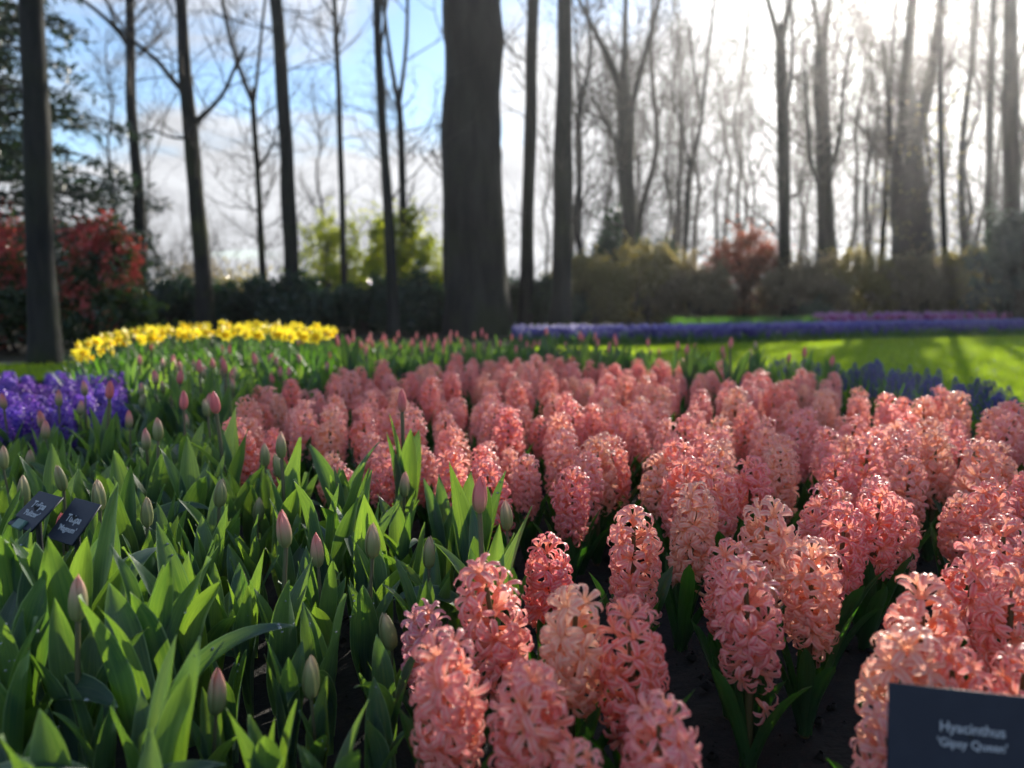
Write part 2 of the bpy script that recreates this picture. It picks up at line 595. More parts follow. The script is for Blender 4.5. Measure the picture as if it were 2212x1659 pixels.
def leaf_geo(L, W, phi0, bend, twist=0.0, fold=0.45, wave=0.0, n=12, m=4, tmax=0.42, base=0.35, r0=0.004, pw=1.9, bp=1.6, seed=0, curl=0.0):
    t = np.linspace(0, 1, n + 1)
    s1 = np.clip(t / tmax, 0, 1)
    s2 = np.clip((t - tmax) / (1 - tmax), 0, 1)
    w = W * np.where(t < tmax, base + (1 - base) * np.sin(PI / 2 * s1) ** 1.1, 1 - s2 ** pw)
    w = np.maximum(w, W * 0.012)
    phi = phi0 + bend * t ** bp
    dl = L / n
    x = r0 + np.concatenate([[0], np.cumsum(np.sin((phi[1:] + phi[:-1]) / 2) * dl)])
    z = np.concatenate([[0], np.cumsum(np.cos((phi[1:] + phi[:-1]) / 2) * dl)])
    T = np.stack([np.sin(phi), 0 * phi, np.cos(phi)], 1)
    N = np.stack([np.cos(phi), 0 * phi, -np.sin(phi)], 1)
    S = np.array([[0.0, 1.0, 0.0]]).repeat(n + 1, 0)
    tw = twist * t ** 1.3
    S2 = S * np.cos(tw)[:, None] + N * np.sin(tw)[:, None]
    N2 = N * np.cos(tw)[:, None] - S * np.sin(tw)[:, None]
    s = np.linspace(-1, 1, m + 1)
    r = np.random.default_rng(seed)
    ph = r.uniform(0, 6.28, 2)
    fr = r.uniform(1.2, 2.4)
    fold_t = fold * (1.25 - 0.65 * t)
    C = np.stack([x, 0 * x, z], 1)
    P = C[:, None, :] + S2[:, None, :] * (w[:, None] / 2 * s[None, :])[:, :, None]
    lift = -(fold_t[:, None] * w[:, None] / 2 * np.abs(s)[None, :] ** 1.5)
    lift += wave * W * np.sin(fr * 2 * PI * t[:, None] + np.where(s < 0, ph[0], ph[1])[None, :]) * np.abs(s)[None, :] ** 2
    P = P + N2[:, None, :] * lift[:, :, None]
    return Geo().grid(P)


def rotz(a):
    return Matrix.Rotation(a, 4, 'Z')


def dirmat(origin, d, roll=0.0, scale=1.0):
    q = Vector(d).to_track_quat('Z', 'Y') @ Quaternion((0, 0, 1), roll)
    return Matrix.LocRotScale(Vector(origin), q, Vector((scale,) * 3))


def floret_geo(seed, na=4, nb=2, open_=1.0):
    r = np.random.default_rng(seed)
    g = Geo()
    # perianth tube
    zz = np.array([-0.004, 0.004, 0.010, 0.0145])
    rr = np.array([0.0016, 0.0030, 0.0027, 0.0040])
    g.grid([[(rr[i] * math.cos(a), rr[i] * math.sin(a), zz[i]) for a in np.arange(6) * PI / 3] for i in range(4)], 0, True,
           uv=[[(0.5, 0.16 * i / 3)] * 6 for i in range(4)])
    for k in range(6):
        a = k * PI / 3 + r.uniform(-0.12, 0.12)
        o = open_ * r.uniform(0.75, 1.2)
        L = r.uniform(0.92, 1.1)
        prof = np.array([(0.0036, 0.0135), (0.0085, 0.0190 + 0.002 * (1 - o)), (0.0145 * L, 0.0205 + 0.005 * (1 - o)), (0.0200 * L, 0.0170 + 0.010 * (1 - o)), (0.0208 * L, 0.0105 + 0.018 * (1 - o))])
        wid = np.array([0.0040, 0.0060, 0.0070, 0.0058, 0.0016]) * r.uniform(0.9, 1.1)
        ti = np.linspace(0, 4, na + 1)
        pr = np.stack([np.interp(ti, range(5), prof[:, 0]), np.interp(ti, range(5), prof[:, 1])], 1)
        wi = np.interp(ti, range(5), wid)
        s = np.linspace(-1, 1, nb + 1)
        tw = r.uniform(-0.6, 0.6)
        a += r.uniform(-0.10, 0.10)
        P = []
        for i in range(na + 1):
            row = []
            for sj in s:
                off = wi[i] / 2 * sj
                dz = -0.0016 * abs(sj) * (1 if i < na else 0.2) + tw * off * (i / na)
                row.append((pr[i, 0] * math.cos(a) - off * math.sin(a), pr[i, 0] * math.sin(a) + off * math.cos(a), pr[i, 1] + dz))
            P.append(row)
        vv = 0.16 + 0.84 * np.linspace(0, 1, na + 1)
        uv = [[((sj + 1) / 2, vv[i]) for sj in s] for i in range(na + 1)]
        g.grid(P, 0, uv=uv)
    return g


FLORET_GEO = [floret_geo(i) for i in range(5)] + [floret_geo(20, open_=0.25), floret_geo(21, open_=0.45)]
FLORET = [g.mesh('floret', M_PETAL) for g in FLORET_GEO]
FLORET_LO = [floret_geo(40 + i, na=3, nb=1) for i in range(3)]


class Hyacinth:
    """one kind of plant: stem, strap leaves, and the places of the florets along the stem (0.27 m tall)"""

    def __init__(s, seed, n=40, H=0.27, L=0.125, sparse=False, sc_=1.12):
        r = np.random.default_rng(seed)
        L = r.uniform(0.112, 0.132)
        fat = r.uniform(0.85, 1.1)
        g = Geo()
        z = np.linspace(-0.02, H - 0.008, 9)
        bx, by = r.uniform(-0.012, 0.012, 2)
        f = np.clip(z / H, 0, 1) ** 2
        s.axis = lambda zz: Vector((bx * (max(zz, 0) / H) ** 2, by * (max(zz, 0) / H) ** 2, zz))
        g.tube(np.stack([bx * f, by * f, z], 1), np.interp(z, [0, H * 0.5, H], [0.0075, 0.006, 0.0028]), 7)
        s.stem = g.mesh('stem', M_HSTEM)
        s.florets = []
        z0 = H - L
        gap = r.uniform(0.010, 0.017)
        ntop = 3
        for i in range(n):
            if i >= n - ntop:
                k = i - (n - ntop)
                zz = H - 0.012 + 0.003 * k
                el = R(48) + 0.25 * r.standard_normal()
                az = k * 2.1 + r.uniform(0, 1)
            else:
                t = (i + 0.5) / (n - ntop)
                zz = z0 + (L - 0.012 - gap) * t ** (1.0 if not sparse else 0.8)
                az = i * 2.39996 + 0.28 * r.standard_normal()
                el = R(-26 + 56 * t ** 1.3) + 0.26 * r.standard_normal()
            wide = fat * math.sin(PI * min(1, max(0, 0.20 + 0.70 * (zz - z0) / L))) ** 0.6
            d = Vector((math.cos(az) * math.cos(el), math.sin(az) * math.cos(el), math.sin(el)))
            base = s.axis(zz) + d * (0.004 + 0.0075 * wide * r.uniform(0.6, 1.5))
            scl = sc_ * (0.80 + 0.28 * wide) * r.uniform(0.9, 1.1)
            if sparse and r.random() < 0.12:
                continue
            k = int(r.integers(0, 5)) if r.random() > 0.10 else int(r.integers(5, 7))
            s.florets.append((k, dirmat(base, d, r.uniform(0, 6.28), scl)))
        s.leaves = []
        for k in range(7):
            az = k * 2 * PI / 7 + r.uniform(-0.4, 0.4)
            lg = leaf_geo(r.uniform(0.14, 0.215), r.uniform(0.020, 0.031), R(r.uniform(4, 20)), R(r.uniform(5, 34)), r.uniform(-0.4, 0.4), 0.75, 0.02, 8, 4, 0.6, 0.75, 0.008, 3.2, seed=seed * 9 + k)
            s.leaves.append((lg.mesh('leaf', M_HLEAF), rotz(az)))
        jg = Geo()
        for k, M in s.florets:
            jg.add(FLORET_LO[k % 3], M)
        s.joined = jg.mesh('flower_spike', M_PETAL)


HY = [Hyacinth(100 + i, n=int(36 + 3 * (i % 4)), sparse=(i % 3 == 2), sc_=1.08 + 0.04 * (i % 3)) for i in range(9)]
PINKS = [(0.97, 0.40, 0.38), (0.97, 0.49, 0.40), (0.96, 0.33, 0.35), (0.97, 0.57, 0.43), (0.97, 0.45, 0.45), (0.97, 0.37, 0.33), (0.96, 0.51, 0.48)]


def pink_label(loc, color):
    x, y = loc[0], loc[1]
    tone = 'peach pink' if color[1] >= 0.48 else ('deep rose' if color[1] <= 0.385 else 'salmon pink')
    if y > 3.3: zone = 'in the back rows of the pink bed before the far tulips'
    elif x < -0.45: zone = 'at the corner of the pink bed reaching into the tulips'
    elif y < 1.75 and x < 0.55: zone = 'in the front rows of the pink bed behind the tulip leaves'
    elif x > 1.05 and y > 1.9: zone = 'beside the grape hyacinths at the lawn side of the pink bed'
    elif y < 1.75: zone = 'in the open front part of the pink bed'
    else: zone = 'in the middle of the dense pink bed'
    return '%s hyacinth %s' % (tone, zone), '%s hyacinths %s' % (tone, zone)


def hyacinth(loc, h, label, group, proto=None, color=None, detail=True, rz=None, tilt=None, tilt_az=None, extra=False):
    p = HY[proto if proto is not None else int(rng.integers(0, len(HY)))]
    if label is None:
        label, group = pink_label(loc, color)
    t = thing('violet_hyacinth' if (color is not None and len(color) > 3) else 'pink_hyacinth', label, 'hyacinth', loc, rng.uniform(0, 6.28) if rz is None else rz, group, h / 0.293,
              abs(rng.normal(0, R(4))) if tilt is None else tilt, rng.uniform(0, 6.28) if tilt_az is None else tilt_az)
    c = np.array(color if color is not None else PINKS[int(rng.integers(0, len(PINKS)))])
    alpha = float(c[3]) if len(c) > 3 else 1.0
    c = c[:3]
    add('stem', p.stem, t)
    for me, M in p.leaves:
        add('leaf', me, t, M)
    if detail:
        for k, M in p.florets:
            cc = np.clip(c * rng.uniform(0.9, 1.1) + rng.normal(0, 0.015, 3), 0.02, 0.95)
            add('floret', FLORET[k], t, M, (*cc, alpha))
        if extra:      # stray florets hanging low on the stem
            for k in range(2):
                az = rng.uniform(0, 6.28)
                d = Vector((math.cos(az), math.sin(az), -0.35))
                add('floret', FLORET[k], t, dirmat(p.axis(0.115 + 0.012 * k) + d * 0.018, d, 0, 1.1), (*c, alpha))
    else:
        o = add('flower_spike', p.joined, t, None, (*np.clip(c * rng.uniform(0.93, 1.07), 0.02, 0.95), alpha))
        o['kind'] = 'stuff'
    return t


def bud_meshes(seed):
    r = np.random.default_rng(seed)
    L, Rb = 0.054, 0.0107 * r.uniform(0.88, 1.12)
    nt, ns = 9, 7
    t = np.linspace(0, 1, nt)

    def rad(tt):
        return Rb * np.sin(PI * np.clip(tt, 0.0, 1.0) ** 0.74) ** 0.66

    core = Geo().grid([[(0.9 * max(rad(tt), 0.0006) * math.cos(a), 0.9 * max(rad(tt), 0.0006) * math.sin(a), L * 0.97 * tt) for a in np.arange(8) * PI / 4] for tt in t], 0, True)
    teps = []
    for k in range(3):
        az = k * 2 * PI / 3 + r.uniform(-0.15, 0.15)
        P = []
        half = R(72)
        for tt in t:
            row = []
            hw = half * (1 - 0.55 * max(0, (tt - 0.55) / 0.45) ** 1.5)
            for s in np.linspace(-1, 1, ns):
                rr = rad(tt) * (1.0 + 0.085 * s + 0.05 * (1 - abs(s))) + 0.0011 * (0.4 + tt)
                zz = L * tt * (1 - 0.05 * abs(s) ** 2 * tt) + (0.002 * tt if k == 0 else 0)
                a = az + hw * s
                row.append((rr * math.cos(a), rr * math.sin(a), zz))
            P.append(row)
        teps.append(Geo().grid(P).mesh('tepal', M_BUD))
    return core.mesh('bud', M_BUD), teps, core


BUDS = [bud_meshes(i) for i in range(4)]


class Tulip:
    """0.34 m tall to the bud's tip"""

    def __init__(s, seed, stem_h=0.285, nleaf=3, lo=False):
        r = np.random.default_rng(seed)
        s.h = stem_h
        bx, by = r.uniform(-0.015, 0.015, 2)
        z = np.linspace(-0.02, stem_h + 0.003, 7)
        f = np.clip(z / stem_h, 0, 1) ** 2
        sg = Geo().tube(np.stack([bx * f, by * f, z], 1), np.interp(z, [0, stem_h], [0.0045, 0.0034]), 6)
        s.top = Vector((bx, by, stem_h))
        s.leaves = []
        az0 = r.uniform(0, 6.28)
        gl = Geo()
        for k in range(nleaf):
            az = az0 + k * 2.3 + r.uniform(-0.4, 0.4)
            big = 1.0 - 0.10 * k
            L = r.uniform(0.225, 0.300) * big
            W = r.uniform(0.036, 0.064) * (1.0 - 0.12 * k)
            hz = 0.015 + 0.026 * k
            bend = R(r.choice([r.uniform(2, 22), r.uniform(16, 48), r.uniform(70, 115)], p=[0.64, 0.29, 0.07]))
            lg = leaf_geo(L, W, R(r.uniform(2, 11)), bend, r.uniform(-0.7, 0.7), r.uniform(0.35, 0.8), r.uniform(0.02, 0.10),
                          6 if lo else 14, 2 if lo else 6, 0.47, 0.42, 0.004, 2.35, seed=seed * 13 + k)
            M = Matrix.Translation((0, 0, hz)) @ rotz(az)
            s.leaves.append((None if lo else lg.mesh('leaf', M_TLEAF), M, L))
            gl.add(lg, M)
        if lo:
            s.geo = Geo().add(gl, None, 0)
            s.geo.add(sg, None, 1)
            s.budgeo = s.geo
            gb = Geo().add(BUDS[seed % 4][2], Matrix.Translation(s.top), 2)
            s.geo_b = Geo().add(s.geo).add(gb)
        else:
            s.stem = sg.mesh('stem', M_TSTEM)


TU = [Tulip(300 + i, stem_h=[0.285, 0.27, 0.30, 0.25][i % 4], nleaf=4 + (i % 3 == 0)) for i in range(14)]


def tulip(loc, h, label, group, pink=0.2, bud=True, proto=None, rz=None, tilt=None, tilt_az=None, bud_scale=1.0):
    p = TU[proto if proto is not None else int(rng.integers(0, len(TU)))]
    s = h / (p.h + 0.052)
    t = thing('tulip', label, 'tulip', loc, rng.uniform(0, 6.28) if rz is None else rz, group, s,
              abs(rng.normal(0, R(3.5))) if tilt is None else tilt, rng.uniform(0, 6.28) if tilt_az is None else tilt_az)
    for me, M, L in p.leaves:
        add('leaf', me, t, M)
    if bud:
        add('stem', p.stem, t)
        core, teps, _ = BUDS[int(rng.integers(0, 4))]
        M = Matrix.LocRotScale(p.top, Quaternion((rng.uniform(-1, 1), rng.uniform(-1, 1), 0), R(rng.uniform(0, 9))) @ Quaternion((0, 0, 1), rng.uniform(0, 6.28)), Vector((bud_scale / s * 0.90, bud_scale / s * 0.90, bud_scale / s * 0.97)))
        pc = float(np.clip(pink + rng.normal(0, 0.06), 0, 1))
        b = add('bud', core, t, M, (pc, pc, pc, 1))
        for me in teps:
            add('tepal', me, b, None, (pc, pc, pc, 1))
    return t


# ------------------------------------------------------------------ the setting: ground, beds, lawn, path


def sheet(name, pts, z, mat, sub=1):
    import bmesh
    bm = bmesh.new()
    bm.faces.new([bm.verts.new((p[0], p[1], z)) for p in pts])
    bmesh.ops.triangulate(bm, faces=bm.faces[:])
    me = bpy.data.meshes.new(name); bm.to_mesh(me); bm.free()
    me.materials.append(mat)
    o = add(name, me)
    o['kind'] = 'structure'
    return o


gs = 900
sheet('ground', [(-gs, -gs), (gs, -gs), (gs, gs), (-gs, gs)], -0.03, M_GROUND)
LAWN = [(-9, 5.6), (-3.3, 5.55), (-2.6, 6.9), (-0.9, 8.0), (0.9, 5.6), (1.6, 4.45), (2.2, 3.5), (2.6, 2.6), (3.5, 1.4), (10, 1.4), (13, 12.6), (7.8, 11.75), (4.2, 10.7), (1.9, 9.6), (0.2, 9.3), (-3.1, 7.7), (-4.6, 6.75), (-9, 6.45)]
lawn = sheet('lawn', LAWN, -0.012, M_LAWN)
sheet('path', [(-9, 6.46), (-4.7, 6.76), (-4.5, 7.2), (-9, 7.0)], -0.016, M_PATH)

# soil of the flower beds: a lumpy sheet
nx, ny = 150, 150
gx, gy = np.meshgrid(np.linspace(-3.4, 2.9, nx), np.linspace(-0.6, 6.3, ny))
r_ = np.random.default_rng(5)
gz = np.zeros_like(gx)
for k in range(60):
    fx, fy = r_.normal(0, 14, 2)
    gz += np.sin(gx * fx + gy * fy + r_.uniform(0, 6.28)) / 60 ** 0.5
gz = gz * 0.007 + r_.normal(0, 0.0025, gx.shape)
edge = np.minimum(np.minimum((gx + 3.4), (2.9 - gx)), np.minimum(gy + 0.6, 6.3 - gy))
gz -= 0.03 * np.clip(1 - edge / 0.25, 0, 1)
# the bed stops at the lawn
right = np.interp(gy[:, 0], [1.4, 2.6, 3.5, 4.45, 5.6, 6.3], [3.5, 2.55, 2.15, 1.55, 0.85, 0.3])[:, None]
gz -= 0.05 * np.clip((gx - right) / 0.06, 0, 1)
soil = add('flower_bed_soil', Geo().grid(np.stack([gx, gy, gz], -1)).mesh('flower_bed_soil', M_SOIL))
soil['kind'] = 'structure'

# clods and crumbs on the soil
cg = Geo()
n = 2600
cx = r_.uniform(-0.9, 1.3, n); cyy = r_.uniform(0.45, 2.6, n)
base_oct = np.array([(1, 0, 0), (0, 1, 0), (-1, 0, 0), (0, -1, 0)], float)
for i in range(n):
    sz = 0.002 + 0.009 * r_.random() ** 3
    j = r_.uniform(0.6, 1.3, (3, 4))
    P = [[b * sz * 0.45 * j[0, q] + (0, 0, -sz * 0.5) for q, b in enumerate(base_oct)], [b * sz * j[1, q] + (0, 0, 0.1 * sz) for q, b in enumerate(base_oct)], [b * sz * 0.4 * j[2, q] + (0, 0, sz * 0.75) for q, b in enumerate(base_oct)]]
    cg.grid(np.array(P) + np.array([cx[i], cyy[i], 0.004]), 0, True)
clods = add('soil_crumbs', cg.mesh('soil_crumbs', M_SOIL))
tag(clods, 'dark damp crumbs of earth lying on the bed soil', 'soil', kind='stuff')


def inside(poly, x, y):
    c = False
    j = len(poly) - 1
    for i in range(len(poly)):
        xi, yi = poly[i]; xj, yj = poly[j]
        if (yi > y) != (yj > y) and x < (xj - xi) * (y - yi) / (yj - yi) + xi:
            c = not c
        j = i
    return c


def inside_np(poly, x, y):
    c = np.zeros(x.shape, bool)
    j = len(poly) - 1
    for i in range(len(poly)):
        xi, yi = poly[i]; xj, yj = poly[j]
        if yi != yj:
            c ^= ((yi > y) != (yj > y)) & (x < (xj - xi) * (y - yi) / (yj - yi) + xi)
        j = i
    return c


def quad_blades(P, H, W, lean, mat, name):
    n = len(P)
    az = rng.uniform(0, 6.28, n)
    S = np.stack([np.cos(az), np.sin(az), 0 * az], 1) * (W / 2)[:, None]
    la = rng.uniform(0, 6.28, n)
    T = np.stack([np.cos(la) * lean, np.sin(la) * lean, np.ones(n)], 1) * H[:, None]
    V = np.stack([P - S, P + S, P + S * 0.25 + T, P - S * 0.25 + T], 1).reshape(-1, 3)
    Q = np.arange(4 * n).reshape(-1, 4)
    uv = np.tile(np.array([(0, 0), (1, 0), (1, 1), (0, 1)], float), (n, 1))
    return Geo().quads(V, Q, uv).mesh(name, mat, False)


# grass blades: only as far as the lawn can be seen between the beds
ng = 210000
gyv = 2.0 + 10.4 * rng.random(ng) ** 1.25
gxv = rng.uniform(-0.72, 0.74, ng) * gyv
keep = inside_np(LAWN, gxv, gyv) & ((gxv > 0.2) | (gxv < -2.6))
gxv, gyv = gxv[keep], gyv[keep]
P = np.stack([gxv, gyv, np.full(len(gxv), -0.012)], 1)
grass = add('grass', quad_blades(P, rng.uniform(0.02, 0.042, len(P)), 0.0025 + 0.0007 * gyv, 0.45, M_GRASS, 'grass'))
tag(grass, 'short sunlit mown grass of the lawn', 'grass', kind='stuff')

# ------------------------------------------------------------------ trees


def smooth_path(pts, n):
    pts = np.asarray(pts, float)
    d = np.concatenate([[0], np.cumsum(np.linalg.norm(np.diff(pts[:, :3], axis=0), axis=1))])
    t = np.linspace(0, d[-1], n)
    # Catmull-Rom style: cubic through linear + smoothing
    out = np.stack([np.interp(t, d, pts[:, k]) for k in range(pts.shape[1])], 1)
    for _ in range(2):
        out[1:-1] = 0.25 * out[:-2] + 0.5 * out[1:-1] + 0.25 * out[2:]
    return out


def twig_cloud(starts, r, levels=2, g=None, up=0.55, len0=1.3, rad0=0.012, gravity=0.0):
    """starts: (point, direction, length, radius)"""
    g = g or Geo()

    def grow(p, d, L, rad, lev):
        nseg = 5 if lev > 0 else 4
        pts = [np.array(p)]
        dd = np.array(d, float)
        for i in range(nseg):
            dd = dd + r.normal(0, 0.20, 3) + np.array([0, 0, (up * 0.22 if lev else 0.06) - gravity])
            dd /= np.linalg.norm(dd)
            pts.append(pts[-1] + dd * L / nseg)
        pts = np.array(pts)
        g.tube(pts, np.linspace(rad, rad * 0.3, len(pts)), 3)
        if lev > 0:
            for k in range(r.integers(3, 6)):
                i = r.integers(1, nseg + 1)
                nd = (pts[i] - pts[i - 1]) / (L / nseg) + r.normal(0, 0.62, 3)
                nd /= np.linalg.norm(nd)
                grow(pts[i], nd, L * r.uniform(0.35, 0.65), rad * 0.5, lev - 1)

    for p, d, L, rad in starts:
        grow(p, d, L, rad, levels)
    return g


def leaf_cloud(P, N, size, aspect, r, jit=0.7):
    n = len(P)
    D = N + r.normal(0, jit, (n, 3)); D /= np.linalg.norm(D, axis=1)[:, None] + 1e-9
    X = r.normal(0, 1, (n, 3)); X -= (X * D).sum(1)[:, None] * D; X /= np.linalg.norm(X, axis=1)[:, None] + 1e-9
    L = size * r.uniform(0.6, 1.3, n)[:, None]
    B = np.cross(D, X)
    W = L * aspect
    V = np.stack([P, P + X * L * 0.5 + B * W / 2 + D * L * 0.08, P + X * L - D * L * 0.10, P + X * L * 0.5 - B * W / 2 + D * L * 0.08], 1).reshape(-1, 3)
    Q = np.arange(4 * n).reshape(-1, 4)
    uv = np.tile(np.array([(0.5, 0), (1, 0.5), (0.5, 1), (0, 0.5)]), (n, 1))
    return Geo().quads(V, Q, uv)


def tree(label, Y, trunk, limbs=(), H=13.0, seed=0, bark=None, ntw=26, tw_len=1.2, tw_from=1.6, group=None, cat='tree', name='bare_tree', levels=2):
    r = np.random.default_rng(seed + 900)
    bark = bark or M_BARK
    pts = []
    for (u, v, w) in trunk:
        p = at(u, v, Y)
        pts.append((p.x, p.y, p.z, w * Y / FPX / 2))
    base = pts[0]
    root = Vector((base[0], base[1], 0))
    full = []
    slope = (pts[0][0] - pts[1][0]) / max(0.2, pts[1][2] - pts[0][2]) * 0.5
    full.append((base[0] + slope * base[2], base[1], -0.08, base[3] * 1.22))
    full.append((base[0] + slope * base[2] * 0.8, base[1], 0.12, base[3] * 1.08))
    full.append((base[0] + slope * base[2] * 0.4, base[1], max(0.35, base[2] * 0.55), base[3] * 1.02))
    full += [p for p in pts if p[2] > 0.4]
    last, prev = full[-1], full[-2]
    if not limbs or trunk[-1][1] <= 20:
        for k in (1, 2, 3):
            f = k / 3
            full.append((last[0] + (last[0] - prev[0]) * 0.5 * k + r.normal(0, 0.08), last[1] + r.normal(0, 0.1), last[2] + (H - last[2]) * f, last[3] * (1 - 0.8 * f)))
    else:
        full.append((last[0], last[1], last[2] + last[3] * 2.0, last[3] * 0.62))
        full.append((last[0], last[1], last[2] + last[3] * 3.2, last[3] * 0.12))
    path = smooth_path(full, 34)
    path[:, 0] += fbm1(path[:, 2] * 0.23, seed) * path[:, 3].mean() * 0.16
    path[:, 1] += fbm1(path[:, 2] * 0.21, seed + 50) * path[:, 3].mean() * 0.16
    path[:, 3] *= 1 + 0.05 * fbm1(path[:, 2] * 0.6, seed + 77)
    t = thing(name, label, cat, root, 0, group)
    inv = np.array(root)
    ks = 26 if path[:, 3].max() > 0.2 else 12
    path = np.stack([np.interp(np.linspace(0, 33, 90), np.arange(34), path[:, q]) for q in range(4)], 1)
    g = Geo().tube(path[:, :3] - inv, path[:, 3], ks)
    Vv = g.V[0].reshape(90, ks, 3)
    th = np.arange(ks) * 2 * PI / ks
    lump = np.zeros((90, ks))
    for q in range(14):
        ka = r.integers(1, 7); kz = r.uniform(0.3, 3.0)
        lump += np.sin(ka * th[None, :] + kz * path[:, 2][:, None] * 2 + r.uniform(0, 6.28)) / (1.5 + 0.5 * ka)
    lump = 0.022 * lump + r.normal(0, 0.012, lump.shape)
    cen = (path[:, :3] - inv)[:, None, :]
    g.V[0] = (cen + (Vv - cen) * (1 + lump)[:, :, None]).reshape(-1, 3)
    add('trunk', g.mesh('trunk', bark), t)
    lines = [path]
    for lb in limbs:
        yj = r.uniform(-0.9, 0.9)
        lp = []
        for i, (u, v, w) in enumerate(lb):
            f = i / (len(lb) - 1)
            yy = Y + yj * f
            p = at(u, v, yy)
            lp.append((p.x, p.y, p.z, w * Y / FPX / 2))
        e = np.array(lp[-1]); d = e - np.array(lp[-2])
        if lb[-1][1] < 30:       # leaves the picture: goes on upwards
            ll = np.linalg.norm(d[:3])
            d3 = d[:3] / ll + np.array([0, 0, 0.3])
            for k in (1, 2, 3):
                q = e[:3] + d3 * 1.3 * k + r.normal(0, 0.12, 3)
                lp.append((*q, e[3] * (1 - 0.28 * k)))
        sp = smooth_path(lp, 18)
        sp[0, :3] += (np.array([0, 0, -0.02]))
        lines.append(sp)
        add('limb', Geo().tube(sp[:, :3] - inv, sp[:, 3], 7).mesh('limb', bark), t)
    starts = []
    for li, ln in enumerate(lines):
        m = ntw if li == 0 else max(4, ntw // 3)
        for k in range(m):
            i = r.integers(2, len(ln) - 1)
            if ln[i, 2] < tw_from: continue
            az = r.uniform(0, 6.28)
            d = np.array([math.cos(az), math.sin(az), r.uniform(0.15, 1.0)])
            d /= np.linalg.norm(d)
            starts.append((ln[i, :3] - inv, d, tw_len * r.uniform(0.5, 1.5), min(0.016, ln[i, 3] * 0.45)))
    if starts:
        add('twigs', twig_cloud(starts, r, levels).mesh('twigs', M_TWIG), t)['kind'] = 'stuff'
    return t


